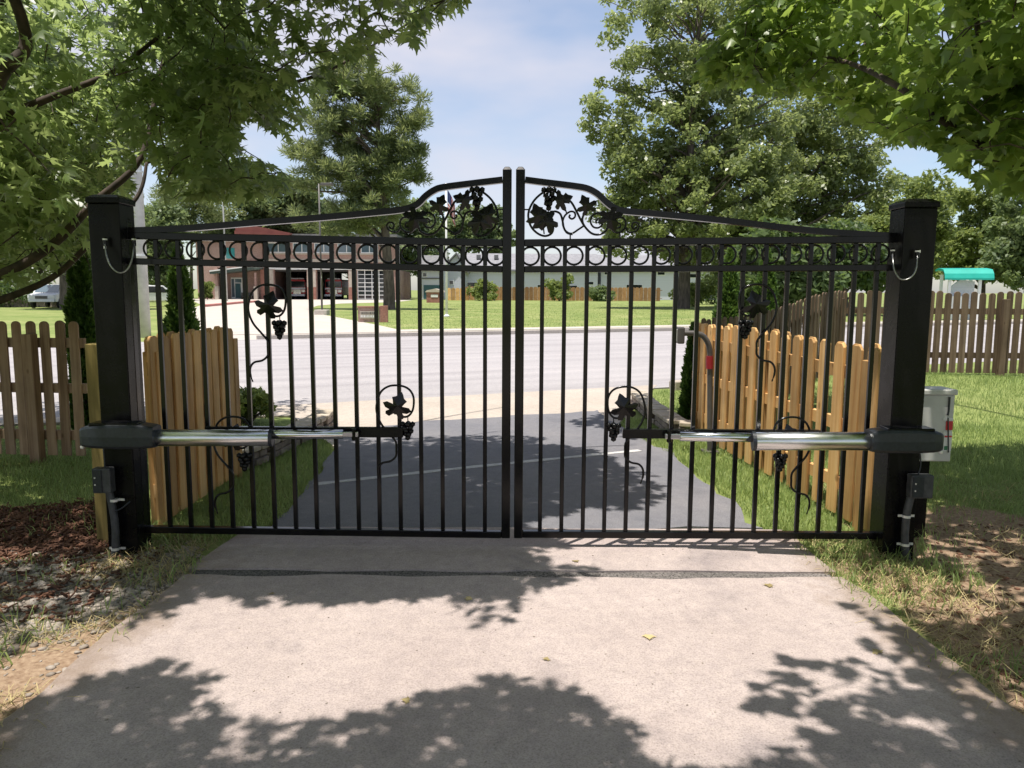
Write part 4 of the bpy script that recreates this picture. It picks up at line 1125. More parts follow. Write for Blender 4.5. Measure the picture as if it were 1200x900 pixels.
FF = [(j * nu + i, j * nu + i + 1, (j + 1) * nu + i + 1, (j + 1) * nu + i) for j in range(nv - 1) for i in range(nu - 1)]
fm = np_mesh('flag', np.array(FV), np.array(FF), 'flag_cloth', smooth=True)
aa = fm.attributes.new('cloth', 'FLOAT_VECTOR', 'POINT'); aa.data.foreach_set('vector', np.array(CU, np.float32).ravel())
fl = link('flag', fm, None, (fp[0], fp[1], 0)); setp(fl, 'limp stars and stripes flag hanging on the white flagpole', 'flag')

p = at(170, 384, 23.6)
t = thing('steel_pole', 'tall grey steel utility pole behind the cedar and weathered fences', 'utility pole', (p.x, p.y, 0))
MB().tube([(0, 0, -.3), (0, 0, 6), (0, 0, 13)], [.165, .15, .125], 16).build('shaft', 'pole_grey', t, smooth=True)
MB().tube([(-.21, -.05, 0), (-.20, -.05, 6), (-.17, -.05, 11.5)], .045, 8).build('riser_pipe', 'pole_white', t, smooth=True)
for z in (2.5, 5.0, 7.5): MB().lathe([(.175, -.03), (.175, .03)], (0, 0, z), 12).build('strap', 'clamp_zinc', t)
t, p = pole('distant_pole', 'slim far grey pole rising before the pines', 'utility pole', 266, 352.6, 19.0, .11, .07, 'pole_grey')

# ------------------------------------------------------------------ vehicles, wall and trunk beyond the left lawn
def suv(label, px, py, mat, rot, group):
    p = gp(px, py); t = thing('parked_suv', label, 'car', (p.x, p.y, 0), rot, group)
    prof = [(-2.3, .45), (2.25, .45), (2.35, .75), (2.3, 1.0), (1.25, 1.12), (.62, 1.72), (-1.9, 1.76), (-2.28, 1.1)]
    MB().prism(prof, -.92, .92).build('body', mat, t, bevel=.07)
    for s in (-1, 1):
        MB().prism([(-1.95, 1.14), (1.0, 1.14), (.55, 1.64), (-1.75, 1.66)], s * .925, s * .94).build('side_window', 'dark_glass', t)
        for xx in (-1.4, 1.42):
            w = MB().prism([(xx + .36 * math.cos(a), .36 + .36 * math.sin(a)) for a in np.linspace(0, 2 * math.pi, 16, endpoint=False)], s * .78, s * .95).build('wheel', 'rubber', t)
            MB().prism([(xx + .2 * math.cos(a), .36 + .2 * math.sin(a)) for a in np.linspace(0, 2 * math.pi, 10, endpoint=False)], s * .951, s * .965).build('rim', 'chrome', w)
        MB().box((2.33, s * .68, .86), (.06, .3, .16)).build('headlight', 'car_white', t)
    MB().add([(1.22, -.8, 1.16), (1.22, .8, 1.16), (.66, .72, 1.70), (.66, -.72, 1.70), (1.24, -.8, 1.17), (1.24, .8, 1.17), (.68, .72, 1.71), (.68, -.72, 1.71)], [(0, 1, 2, 3), (4, 7, 6, 5), (0, 4, 5, 1), (2, 6, 7, 3), (1, 5, 6, 2), (0, 3, 7, 4)]).build('windscreen', 'window_glass', t)
    MB().box((2.34, 0, .80), (.07, .8, .2)).build('grille', 'bronze_pole', t); MB().box((2.36, 0, .55), (.08, 1.7, .16)).build('bumper', mat, t, bevel=.02)
suv('white parked car beside the broad grey tree trunk', 63, 360.5, 'car_white', -1.35, 'parked cars')
suv('pale parked car glimpsed beside the steel utility pole', 182, 359, 'car_white', 0.5, 'parked cars')
p = gp(20, 359.5)
t = thing('low_wall', 'low grey block wall along the far edge of the lawn', 'wall', (p.x, p.y, 0), 0.03)
for k in range(14):
    for c in range(2):
        o = MB().box((0, 0, 0), (.98, .3, .30)).build('block', 'stone_block', t, bevel=.02); o.location = (-9 + k * 1.0 + (.5 if c else 0), 0, .14 + c * .31)

# ------------------------------------------------------------------ teal roofed shelter in the park behind the right fence
p = at(1129, 340, 42.0)
t = thing('shelter', 'small white shelter with curved teal roof beyond the weathered fence', 'shelter', (p.x, p.y, 0.15), -0.25)
D = 42.0; q = D / FPX
ztop = at(1129, 315, D).z - 0.15; zev = at(1129, 323.5, D).z - 0.15
prof = [(-.95, zev - .12), (-.86, zev + .12), (-.6, zev + .34), (-.2, ztop), (.4, ztop + .05), (.95, ztop - .02)]
prof2 = [(a, b_ - .10) for a, b_ in prof[::-1]]
MB().prism(prof + prof2, -1.22, 1.16, 'X').build('roof', 'teal_roof', t)
for sx_ in (-.92, .55):
    for sy in (-.75, .75): MB().span(sx_ - .07, sx_ + .07, sy - .07, sy + .07, -.4, zev + .1).build('post', 'white_trim', t)
MB().prism([(-.75, .55), (.5, .55), (.5, 1.95), (-.2, 2.05), (-.6, 1.7)], -.1, .1).build('panel', 'siding', t)
MB().span(-.8, .1, -.5, -.2, -.2, 1.15).build('counter', 'white_trim', t)

# ------------------------------------------------------------------ trees
def quads(c, a, b_):
    """rhombic leaves: centre c, half axes a, b_ (N,3) -> verts, faces"""
    N = len(c); V = np.stack([c - a, c + b_, c + a, c - b_], 1).reshape(-1, 3)
    F = np.arange(4 * N).reshape(N, 4)
    return V, F

def rand_unit(rng, n):
    v = rng.normal(size=(n, 3)); return v / np.linalg.norm(v, axis=1, keepdims=True)

def limb_path(a, b_, rng, sag=0.12, n=4):
    a = np.array(a); b_ = np.array(b_); L = np.linalg.norm(b_ - a)
    pts = []
    for i in range(n + 1):
        f = i / n; p = a + (b_ - a) * f
        p = p + np.array([0, 0, 1]) * math.sin(f * math.pi) * L * sag + rng.normal(0, L * 0.03, 3) * (0 < i < n)
        pts.append(tuple(p))
    return pts

def tree(name, label, px, py, D, trunk_r, blobs, mat, leaf=0.26, nclust=260, nleaf=150, crad=0.9, seed=1, style='broad', group=None,
         limbs=40, lean=0.0, trunk_top=0.75, flat=0.7, edge=2.2, base_z=0.0, gaps=0.0):
    rng = np.random.default_rng(seed)
    base = np.array([at(px, py, D).x, D - GATE_D, base_z])
    root = thing(name, label, 'tree' if style != 'shrub' else 'shrub', tuple(base), group=group)
    q = D / FPX
    cs, ws = [], []
    for bl in blobs:
        c = np.array(at(bl[0], bl[1], D)); c[1] += bl[4] if len(bl) > 4 else 0
        rx, ry = bl[2] * q, bl[3] * q; rd = max(rx, ry) * 0.9
        dens = bl[5] if len(bl) > 5 else 1.0
        cs.append((c, np.array([rx, rd, ry]))); ws.append(rx * rd * ry * dens) 
    ws = np.array(ws) ** 0.85; ws /= ws.sum()
    cen = []
    for (c, r), k in zip(cs, rng.multinomial(nclust, ws)):
        u = rand_unit(rng, k) * (rng.random((k, 1)) ** (1 / edge)); cen.append(c + u * r)
    cen = np.concatenate(cen) - base
    if gaps: cen = cen[vnoise(cen[:, 0] + cen[:, 1] * .4, cen[:, 2] + cen[:, 1] * .3, 2.6, seed) > gaps]    # open windows in the crown
    nc = len(cen)
    cr_k = crad * rng.uniform(0.6, 1.35, nc)
    nl = np.maximum(8, (nleaf * (cr_k / crad) ** 2).astype(int))
    idx = np.repeat(np.arange(nc), nl); N = len(idx)
    off = rand_unit(rng, N) * (rng.random((N, 1)) ** 0.5) * cr_k[idx][:, None] * np.array([1, 1, flat])
    pos = cen[idx] + off
    sz = leaf * rng.uniform(0.6, 1.3, N)
    if style == 'pine':
        d = off / (np.linalg.norm(off, axis=1, keepdims=True) + 1e-6) + np.array([0, 0, 0.35]) + rng.normal(0, .35, (N, 3))
        d /= np.linalg.norm(d, axis=1, keepdims=True)
        s = np.cross(d, rand_unit(rng, N)); s /= np.linalg.norm(s, axis=1, keepdims=True)
        V, F = quads(pos, d * sz[:, None], s * sz[:, None] * 0.16)
    else:
        nrm = rand_unit(rng, N) * 0.8 + np.array([0, 0, 0.55]) + 0.4 * off / cr_k[idx][:, None]
        nrm /= np.linalg.norm(nrm, axis=1, keepdims=True)
        a = np.cross(nrm, rand_unit(rng, N)); a /= np.linalg.norm(a, axis=1, keepdims=True)
        b2 = np.cross(nrm, a)
        V, F = quads(pos, a * sz[:, None], b2 * sz[:, None] * rng.uniform(.4, .65, (N, 1)))
    rnd = np.repeat((rng.random(nc)[idx] * 0.55 + rng.random(N) * 0.45) * 0.95, 4)
    cr_o = link('crown', np_mesh('crown', V, F, mat, rnd), root); cr_o['kind'] = 'stuff'
    top = cen[:, 2].max(); cx = cen.mean(0)
    th = top * trunk_top
    tp = [np.array([0, 0, -0.4]), np.array([0, 0, th * .12]), np.array([cx[0] * .12 + lean, cx[1] * .1, th * .35]), np.array([cx[0] * .3 + lean, cx[1] * .2, th * .7]), np.array([cx[0] * .45 + lean * .5, cx[1] * .3, th])]
    tpc = [np.array(v) for v in cr([tuple(v) for v in tp], 5)]
    rad = [trunk_r * (1.25 if i == 0 else 1.0) * (1 - 0.82 * (i / (len(tpc) - 1)) ** 1.1) for i in range(len(tpc))]
    MB().tube([tuple(v) for v in tpc], rad, 9).build('trunk', 'bark', root, smooth=True)
    lm = MB(); zc = np.array([v[2] for v in tpc])
    pick = rng.choice(nc, min(limbs, nc), replace=False)
    for k in pick:
        e = cen[k]; za = max(th * 0.22, min(th * .97, e[2] - np.linalg.norm(e[:2]) * rng.uniform(.25, .8)))
        i = int(np.argmin(abs(zc - za))); r0 = min(rad[i] * 0.6, trunk_r * 0.4 * rng.uniform(.5, 1.0))
        path = limb_path(tpc[i], e, rng, 0.06, 4)
        lm.tube(path, list(np.linspace(r0, max(0.02, r0 * .16), 5)), 5, cap=False)
    lm.build('limbs', 'bark', root, smooth=True)
    return root

# tall pine by the station lawn
tree('pine_tree', 'tall lone pine with dark trunk on the lawn beside the flagpole', 456, 362, 58, 0.50,
     [(425, 95, 52, 34, 0, 1.3), (470, 125, 32, 38), (400, 150, 50, 36), (465, 175, 36, 30), (362, 175, 34, 30), (420, 200, 58, 30), (365, 215, 22, 14, 0, .6), (440, 235, 50, 26), (400, 255, 55, 22, 0, .8), (485, 150, 16, 30, 0, .7), (480, 205, 20, 22, 0, .6)],
     'pine_needle', 0.24, 420, 150, 0.72, 21, 'pine', limbs=90, trunk_top=0.93, flat=0.7, gaps=.12)
# the big oak
tree('oak_tree', 'huge spreading oak with dark trunk on the far lawn', 801, 360, 66, 0.62,
     [(800, 0, 95, 45, 0, .55), (865, 25, 70, 50, 2, .7), (752, 60, 48, 34, 0, .55), (815, 70, 70, 50, 0, .7), (735, 130, 58, 44, 0, .55), (705, 112, 24, 22, 0, .4), (790, 150, 85, 70, 0, .9), (730, 215, 45, 55), (820, 235, 110, 70), (885, 200, 80, 80, 2, 1), (700, 255, 26, 26, 0, .5), (860, 90, 70, 70, 3, .7), (930, 90, 60, 50, 4, .6), (760, 285, 80, 25, 0, .7), (690, 165, 16, 14, 0, .5), (880, 300, 70, 25, 0, .7)],
     'oak_leaf', 0.215, 760, 105, 1.0, 22, limbs=150, trunk_top=0.8, edge=2.4, gaps=.33)
tree('oak_tree', 'second oak filling the gap between the big oak and the maple', 856, 362, 74, 0.55,
     [(930, 150, 70, 60, 0, .6), (960, 230, 80, 60, 0, .9), (900, 270, 80, 55), (1000, 180, 60, 55, 0, .8), (1030, 245, 60, 45, 0, .9), (960, 130, 60, 50, 0, .6), (880, 320, 60, 22)],
     'oak_leaf', 0.235, 460, 100, 1.1, 23, limbs=90, trunk_top=0.7, gaps=.2)
# trees behind the yard
for i, (px, D, bl, mt, lb) in enumerate([
        (1070, 62, [(1065, 270, 48, 40), (1050, 310, 40, 28), (1085, 230, 30, 26, 0, .6)], 'pale_leaf', 'pale green tree rising behind the teal roofed shelter'),
        (1150, 70, [(1150, 255, 62, 50), (1130, 305, 60, 30), (1190, 290, 40, 45)], 'pale_leaf', 'broad pale green tree right of the shelter'),
        (1225, 55, [(1225, 270, 55, 70), (1190, 310, 40, 30)], 'far_leaf', 'mid green tree at the end of the weathered fence'),
        (990, 50, [(985, 300, 48, 34), (1030, 320, 34, 22), (950, 310, 40, 26)], 'dark_leaf', 'dark shady tree behind the corner of the weathered fence'),
        (1340, 64, [(1340, 262, 70, 60), (1300, 310, 60, 35), (1390, 300, 50, 45)], 'far_leaf', 'rounded mid green tree well past the shelter'),
        (1500, 78, [(1500, 260, 80, 60), (1450, 305, 60, 35), (1560, 300, 60, 40)], 'pale_leaf', 'last pale tree at the far end of the park'),
        (920, 36, [(915, 300, 44, 34), (945, 325, 40, 22), (890, 330, 34, 22)], 'dark_leaf', 'dark tree behind the climbing weathered fence')]):
    tree('yard_tree', lb, px, 366, D, 0.28, bl, mt, 0.20, 150, 150, 0.9, 40 + i, limbs=25, group='trees behind the yard', trunk_top=.7)
# treeline left and behind the station
for i, (px, D, bl, mt, lb) in enumerate([
        (225, 118, [(225, 238, 42, 26), (205, 265, 30, 26), (250, 262, 34, 24)], 'pine_needle', 'distant bluish pine left of the slim far pole'),
        (300, 125, [(300, 245, 34, 20), (330, 262, 34, 18), (280, 270, 34, 16)], 'far_leaf', 'distant rounded tree above the red station roof'),
        (350, 122, [(345, 235, 30, 24), (375, 258, 34, 22)], 'far_leaf', 'distant tree between the station roof and the tall pine'),
        (190, 95, [(190, 270, 26, 30), (185, 310, 24, 26)], 'far_leaf', 'leafy tree right of the steel pole base'),
        (480, 138, [(485, 262, 34, 24), (470, 295, 40, 30), (505, 285, 24, 20)], 'far_leaf', 'distant tree behind the small grey house'),
        (560, 145, [(560, 265, 34, 26), (585, 280, 30, 16), (535, 278, 24, 18)], 'far_leaf', 'distant tree above the long pale house'),
        (430, 134, [(430, 290, 50, 34), (400, 300, 40, 30)], 'far_leaf', 'leafy tree seen through the open station bay'),
        (50, 72, [(40, 250, 70, 50), (90, 280, 45, 40), (10, 300, 50, 35)], 'dark_leaf', 'dark shade tree beyond the left lawn'),
        (130, 84, [(130, 260, 45, 45), (110, 310, 40, 30)], 'far_leaf', 'mid green tree behind the gate post and arborvitae'),
        (-200, 80, [(-200, 255, 80, 60), (-260, 300, 60, 40), (-150, 305, 60, 35)], 'far_leaf', 'mid green tree well past the low block wall'),
        (-60, 66, [(-60, 260, 70, 60), (-30, 310, 50, 35)], 'dark_leaf', 'dark tree at the end of the low block wall')]):
    tree('far_tree', lb, px, 353, D, 0.35, bl, mt, 0.42 if D > 100 else 0.3, 120, 110, 1.5 if D > 100 else 1.2, 60 + i,
         'pine' if mt == 'pine_needle' else 'broad', limbs=20, group='trees along the skyline', trunk_top=.75)
tree('shade_tree', 'broad grey trunked tree beside the white parked car', 78, 364, 54, 0.46, [(70, 255, 60, 40, 0, .8), (110, 235, 50, 40, 0, .6), (40, 215, 50, 40, 0, .6)], 'dark_leaf', 0.26, 170, 120, 1.0, 80, limbs=30, trunk_top=.8)
# shrubs
def shrub(label, px, D, w, h, seed, mat='dark_leaf', group='low shrubs', z=0.0):
    rng = np.random.default_rng(seed); b0 = at(px, 345, D)
    root = thing('shrub', label, 'shrub', (b0.x, b0.y, z), group=group)
    k = 26; cen = np.stack([rng.normal(0, w * .28, k), rng.normal(0, w * .25, k), rng.uniform(.15, .8, k) * h], 1)
    idx = np.repeat(np.arange(k), 70); N = len(idx); off = rand_unit(rng, N) * rng.random((N, 1)) ** .4 * w * .22
    nrm = rand_unit(rng, N); a = np.cross(nrm, rand_unit(rng, N)); a /= np.linalg.norm(a, axis=1, keepdims=True); b2 = np.cross(nrm, a)
    s = 0.055 * max(1, D / 22) * rng.uniform(.7, 1.3, (N, 1)); pos = cen[idx] + off; pos[:, 2] = np.maximum(pos[:, 2], 0.02)
    V, F = quads(pos, a * s, b2 * s * .5)
    c = link('foliage', np_mesh('foliage', V, F, mat, np.repeat(rng.random(N), 4)), root); c['kind'] = 'stuff'
    sm = MB()
    for j in range(7): sm.tube([(0, 0, -.05), tuple(cen[j] * .5), tuple(cen[j])], [.02, .014, .006], 5)
    sm.build('stems', 'bark_twig', root)
for i, (px, D, w, h, lb, mt) in enumerate([
        (10, 60, 4.5, 2.6, 'dark shrub behind the low block wall', 'dark_leaf'), (35, 62, 4.0, 2.0, 'shrub between the block wall and the white car', 'far_leaf'),
        (568, 108, 3.0, 3.2, 'young shrub before the reddish far fence beside the gate bars', 'pale_leaf'), (655, 108, 3.2, 4.2, 'taller young tree in front of the reddish far fence', 'pale_leaf'),
        (705, 108, 3.0, 2.2, 'low shrub near the middle of the reddish far fence', 'far_leaf'), (812, 75, 2.6, 2.6, 'shrub at the foot of the huge oak', 'pale_leaf'), (835, 88, 4, 4, 'bushy shrub beyond the huge oak', 'dark_leaf'),
        (243, 104, 1.6, 2.6, 'pale sapling in front of the station wall', 'pale_leaf')]):
    shrub(lb, px, D, w, h, 90 + i, mt)
shrub('leafy green bush at the road end of the short cedar fence', 283, 8.4, 0.42, 0.42, 120, 'pale_leaf', 'low shrubs')

def arborvitae(label, px, D, r, h, seed):
    rng = np.random.default_rng(seed); b0 = at(px, 420, D)
    root = thing('arborvitae', label, 'shrub', (b0.x, b0.y, float(rise(b0.x, b0.y)) - .02), group='arborvitae hedge shrubs')
    N = 9000; z = h * rng.random(N) ** 1.15; f = z / h
    rr = r * (np.minimum(1, f * 6 + .55)) * (1 - f ** 2.2) ** .8 * (0.80 + 0.28 * vnoise(rng.random(N) * 0 + f * 14, np.zeros(N), 1.0, seed))
    ang = rng.random(N) * 2 * math.pi
    lobe = 0.85 + 0.2 * np.sin(ang * 5 + f * 9 + seed) * np.sin(f * 21 + ang * 2)
    rad = rr * lobe * (1 - 0.45 * rng.random(N) ** 2.2)
    pos = np.stack([rad * np.cos(ang), rad * np.sin(ang), z], 1)
    out = np.stack([np.cos(ang), np.sin(ang), np.full(N, 1.0)], 1) + rng.normal(0, .35, (N, 3)); out /= np.linalg.norm(out, axis=1, keepdims=True)
    sd_ = np.cross(out, rand_unit(rng, N)); sd_ /= np.linalg.norm(sd_, axis=1, keepdims=True)
    s = rng.uniform(.018, .04, (N, 1)); V, F = quads(pos, out * s * 1.4, sd_ * s * .55)
    c = link('foliage', np_mesh('foliage', V, F, 'arbor_leaf', np.repeat((rng.random(N) * .6 + .4 * vnoise(ang * 3, z * 8, 1.0, seed)) % 1, 4)), root); c['kind'] = 'stuff'
    MB().tube([(0, 0, -.1), (0, 0, h * .8)], [.035, .012], 7).build('stem', 'bark_twig', root)
arborvitae('dark arborvitae behind the short cedar fence', 214, 8.9, 0.27, 1.98, 1)
arborvitae('sunlit arborvitae behind the weathered fence by the gate post', 99, 7.9, 0.20, 2.2, 2)
arborvitae('bright arborvitae at the road end of the long cedar fence', 851, 11.6, 0.26, 2.1, 3)
arborvitae('arborvitae half hidden by the climbing weathered fence', 893, 12.4, 0.30, 2.25, 4)
arborvitae('slim low arborvitae at the tip of the long cedar fence', 812, 8.55, 0.13, 1.15, 5)

# ------------------------------------------------------------------ the two maples over the gate
ML = [(0, 0), (.08, .05), (.20, -.04), (.36, -.10), (.28, .08), (.46, .16), (.64, .36), (.42, .34), (.34, .40), (.36, .52), (.26, .50), (.20, .50), (.26, .72), (.15, .70), (.08, .80), (0, 1.02)]
ML = ML + [(-x, y) for x, y in ML[-2:0:-1]]
MD = [(0, 0), (.05, .06), (.18, -.02), (.36, -.08), (.22, .10), (.14, .16), (.40, .24), (.66, .42), (.40, .36), (.18, .34), (.14, .38), (.22, .52), (.30, .72), (.16, .64), (.10, .72), (0, 1.05)]
MD = MD + [(-x, y) for x, y in MD[-2:0:-1]]                       # deeply cut leaf of the mulch-side maple
def leaf_template(o_):
    x_ = np.array([p_[0] for p_ in o_] + [0.0]); y_ = np.array([p_[1] for p_ in o_] + [0.30])
    return np.stack([x_, y_, -0.22 * np.abs(x_) - 0.16 * y_ ** 2 + 0.05 * np.sin(y_ * 9) * np.abs(x_)], 1)
LT_BROAD, LT_DEEP = leaf_template(ML), leaf_template(MD); LT = LT_BROAD
LN = len(ML); LF = np.array([(LN, i, (i + 1) % LN) for i in range(LN)])
def full(o_): return o_ + [(-x, y) for x, y in o_[-2:0:-1]]
LOW_DEEP = leaf_template(full([(0, 0), (.36, -.08), (.14, .16), (.66, .42), (.15, .36), (.30, .72), (.10, .72), (0, 1.05)]))
LOW_BROAD = leaf_template(full([(0, 0), (.36, -.10), (.28, .08), (.64, .36), (.34, .40), (.26, .72), (.10, .78), (0, 1.02)]))
KN = len(LOW_DEEP) - 1; KF = np.array([(KN, i, (i + 1) % KN) for i in range(KN)])

def gpoly(pts): return [tuple(gp(a, c_)[:2]) for a, c_ in pts]
LIT_DRIVE = [
    gpoly([(245, 702), (330, 714), (420, 706), (520, 698), (560, 735), (612, 728), (602, 692), (640, 688), (700, 672), (900, 672), (960, 690), (935, 712), (1000, 748), (1050, 790), (960, 770), (905, 792), (885, 830), (1000, 852), (930, 880), (900, 905), (770, 905), (745, 862), (690, 830), (655, 806), (580, 795), (500, 824), (420, 842), (340, 852), (262, 846), (232, 792), (200, 776), (120, 800), (60, 820), (0, 845), (-80, 860), (-80, 770), (0, 765), (100, 722), (170, 735), (205, 725)]),
    gpoly([(630, 644), (912, 646), (905, 668), (700, 669), (640, 664)]),
    gpoly([(620, 521), (700, 498), (800, 545), (905, 625), (640, 632), (610, 612), (690, 597), (745, 597), (792, 580), (770, 560), (720, 545), (705, 530), (650, 522)]),
]
LIT_MORE = [
    gpoly([(395, 513), (600, 511), (720, 482), (760, 440), (350, 440), (380, 500)]),
    gpoly([(1085, 425), (1500, 425), (1500, 510), (1200, 530), (1085, 535)]),
    gpoly([(905, 632), (1032, 622), (1050, 560), (900, 520), (845, 506), (800, 522)]),
    gpoly([(150, 618), (300, 545), (300, 500), (268, 500), (172, 560)]),
]
SIL_L = [(-400, -400), (-400, 420), (-5, 345), (30, 334), (70, 318), (112, 316), (148, 250), (152, 200), (160, 186), (184, 186), (190, 236), (215, 232), (262, 226), (310, 222), (342, 214), (330, 196), (292, 180), (272, 160), (276, 140), (300, 138), (336, 158), (350, 142), (382, 126), (402, 104), (425, 96), (440, 66), (470, 44), (500, 48), (505, 22), (540, 2), (560, -60), (720, -400)]
SIL_R = [(814, 88), (822, 60), (845, 35), (872, 8), (890, -30), (700, -400), (1700, -400), (1700, 420), (1290, 330), (1210, 235), (1160, 208), (1128, 198), (1105, 178), (1080, 164), (1050, 162), (1010, 142), (985, 124), (955, 104), (905, 106), (870, 94), (835, 100)]

def canopy_ok(P, sil, lits, dmin, rng, slack=0.0, far_free=None):
    pr = project(P)
    inf = (pr[:, 2] > 0.1) & (pr[:, 0] > -20) & (pr[:, 0] < 1220) & (pr[:, 1] > -20) & (pr[:, 1] < 920)
    ok = ~inf | in_poly(pr[:, 0], pr[:, 1], sil)
    ok &= ~(inf & (pr[:, 2] < dmin(pr[:, 0])))
    ok &= ~((pr[:, 2] > 0.05) & (pr[:, 2] < 3.9) & (pr[:, 1] > -190) & (pr[:, 0] > -250) & (pr[:, 0] < 1450))   # boughs keep clear above the viewer
    sx_, sy_ = P[:, 0] - SUN_K[0] * P[:, 2], P[:, 1] - SUN_K[1] * P[:, 2]
    for poly in lits:
        hit = in_poly(sx_, sy_, poly)
        ok &= ~hit
    return ok

def grow_twigs(sprays, limb_nodes, rng, check, rbase=0.010):
    """connect every spray to the nearest node already in the tree"""
    nodes = [np.array(v) for v in limb_nodes]; A = np.array(nodes); Sx = np.array(sprays)
    d = np.full(len(Sx), 1e9); par = np.zeros(len(Sx), int)
    for i in range(0, len(Sx), 200):
        D2 = ((Sx[i:i + 200, None] - A[None]) ** 2).sum(-1); d[i:i + 200] = D2.min(1); par[i:i + 200] = D2.argmin(1)
    parp = A[par].copy(); left = np.ones(len(Sx), bool); mb = MB()
    for _ in range(len(Sx)):
        k = int(np.argmin(np.where(left, d, 1e12))); left[k] = False
        p0, p1 = parp[k], Sx[k]; L = np.linalg.norm(p1 - p0)
        if L < 1.5 and check(np.array([p0 * .75 + p1 * .25, (p0 + p1) / 2, p0 * .25 + p1 * .75])).all():
            mid = (p0 + p1) / 2 + np.array([0, 0, L * .07]) + rng.normal(0, L * .05, 3)
            r = rbase * (0.45 + min(L, 1.0) * .5)
            mb.tube([tuple(p0), tuple(mid), tuple(p1)], [r, r * .8, r * .5], 4, cap=False)
        nd = ((Sx - p1) ** 2).sum(1); up = left & (nd < d); d[up] = nd[up]; parp[up] = p1
    return mb

def maple(label, trunk, limbs, sil, lits, mat, boxes, views, dmin, seed, leafs, per, LT, LOW):
    rng = np.random.default_rng(seed)
    root = thing('maple_tree', label, 'tree', (trunk[0][0], trunk[0][1], 0))
    o = np.array([trunk[0][0], trunk[0][1], 0.0])
    sp = []
    for (x0, x1, y0, y1, z0, z1, n_) in boxes:                 # sampled where their shade would fall
        P = np.stack([rng.uniform(x0, x1, n_), rng.uniform(y0, y1, n_), z0 + (z1 - z0) * rng.random(n_) ** 1.1], 1)
        P[:, 0] += SUN_K[0] * P[:, 2]; P[:, 1] += SUN_K[1] * P[:, 2]
        sp.append(P)
    for (x0, x1, y0, y1, d0, d1, n_) in views:                 # boughs hanging within sight of the gate
        px_ = rng.uniform(x0, x1, n_); py_ = rng.uniform(y0, y1, n_); dd_ = rng.uniform(d0, d1, n_)
        sp.append(np.array([at(a, b2, d_)[:] for a, b2, d_ in zip(px_, py_, dd_)]))
    sp = np.concatenate(sp)
    sp = sp[vnoise(sp[:, 0] + sp[:, 2] * .7, sp[:, 1] - sp[:, 2] * .5, .8, seed) > 0.27]
    sp = sp[canopy_ok(sp, sil, lits, dmin, rng)]
    nS = len(sp); idx = np.repeat(np.arange(nS), per); N = len(idx)
    ang = rng.random(N) * 2 * math.pi; rr = 0.30 * rng.random(N) ** .6
    sdir = rng.random(nS) * 2 * math.pi                         # each spray is longer along its twig
    off = np.stack([rr * np.cos(ang) * 1.25, rr * np.sin(ang) * .75, rng.normal(0, .07, N) - rr * .25], 1)
    cs_, sn = np.cos(sdir[idx]), np.sin(sdir[idx])
    off = np.stack([off[:, 0] * cs_ - off[:, 1] * sn, off[:, 0] * sn + off[:, 1] * cs_, off[:, 2]], 1)
    pos = sp[idx] + off
    keep = canopy_ok(pos, sil, lits, dmin, rng)
    pos, off, idx = pos[keep], off[keep], idx[keep]; N = len(pos)
    out = off + rng.normal(0, .12, (N, 3)); out[:, 2] = -np.abs(rng.normal(.10, .10, N)) - .02
    Yv = out / np.linalg.norm(out, axis=1, keepdims=True)
    up = np.array([0, 0, 1.0]) + rng.normal(0, .38, (N, 3))
    Xv = np.cross(Yv, up); Xv /= np.linalg.norm(Xv, axis=1, keepdims=True); Zv = np.cross(Xv, Yv)
    sz = leafs * rng.uniform(.62, 1.3, N); curl = rng.uniform(-.2, 2.6, N)
    # the leaves that show largest are single parts
    pr = project(pos)
    inf = (pr[:, 0] > 5) & (pr[:, 0] < 1195) & (pr[:, 1] > 5) & (pr[:, 1] < 890) & (pr[:, 2] > .5)
    score = np.where(inf, sz / pr[:, 2] * np.abs(Zv[:, 2] * .35 + Zv[:, 1] * .9 + .15), 0)
    top = np.argsort(-score)[:300]; single = np.zeros(N, bool); single[top] = True
    r_ = ~single
    V = (pos - o)[r_][:, None] + sz[r_][:, None, None] * (LOW[None, :, 0:1] * Xv[r_][:, None] + LOW[None, :, 1:2] * Yv[r_][:, None] + LOW[None, :, 2:3] * curl[r_][:, None, None] * Zv[r_][:, None])
    k = len(V); F = (KF[None] + (np.arange(k) * (KN + 1))[:, None, None]).reshape(-1, 3)
    tone = (rng.random(nS)[idx] * .5 + rng.random(N) * .5)
    c = link('crown', np_mesh('crown', V.reshape(-1, 3), F, mat, np.repeat(tone[r_], KN + 1)), root); c['kind'] = 'stuff'
    lme = [np_mesh('leaf', LT * np.array([1, 1, c_]), LF, mat) for c_ in (.1, .8, 1.5, 2.3)]
    for i in top:
        ob = link('leaf', lme[int(i) % 4], root)
        M = Matrix(np.stack([Xv[i], Yv[i], Zv[i]], 1).tolist()).to_4x4()
        ob.matrix_basis = Matrix.Translation(pos[i] - o) @ M @ Matrix.Scale(float(sz[i]), 4)
    tr_ = [tuple(np.array(v) - o) for v in trunk]
    MB().tube(cr(tr_, 5), list(np.linspace(.20, .13, len(cr(tr_, 5)))), 12).build('trunk', 'bark', root, smooth=True)
    nodes = []; lb = MB()
    for pts, r0, r1 in limbs:
        c_ = cr([tuple(v) for v in pts], 7); nodes += [tuple(v) for v in c_[4:]]
        lb.tube([tuple(np.array(v) - o) for v in c_], list(np.linspace(r0, r1, len(c_))), 8)
    lb.build('limbs', 'bark_twig', root, smooth=True)
    tw_ = grow_twigs(sp, nodes, rng, lambda Q: canopy_ok(Q, sil, lits, dmin, rng))
    tw_.v = [tuple(np.array(v) - o) for v in tw_.v]
    to = tw_.build('twigs', 'bark_twig', root); to['kind'] = 'stuff'
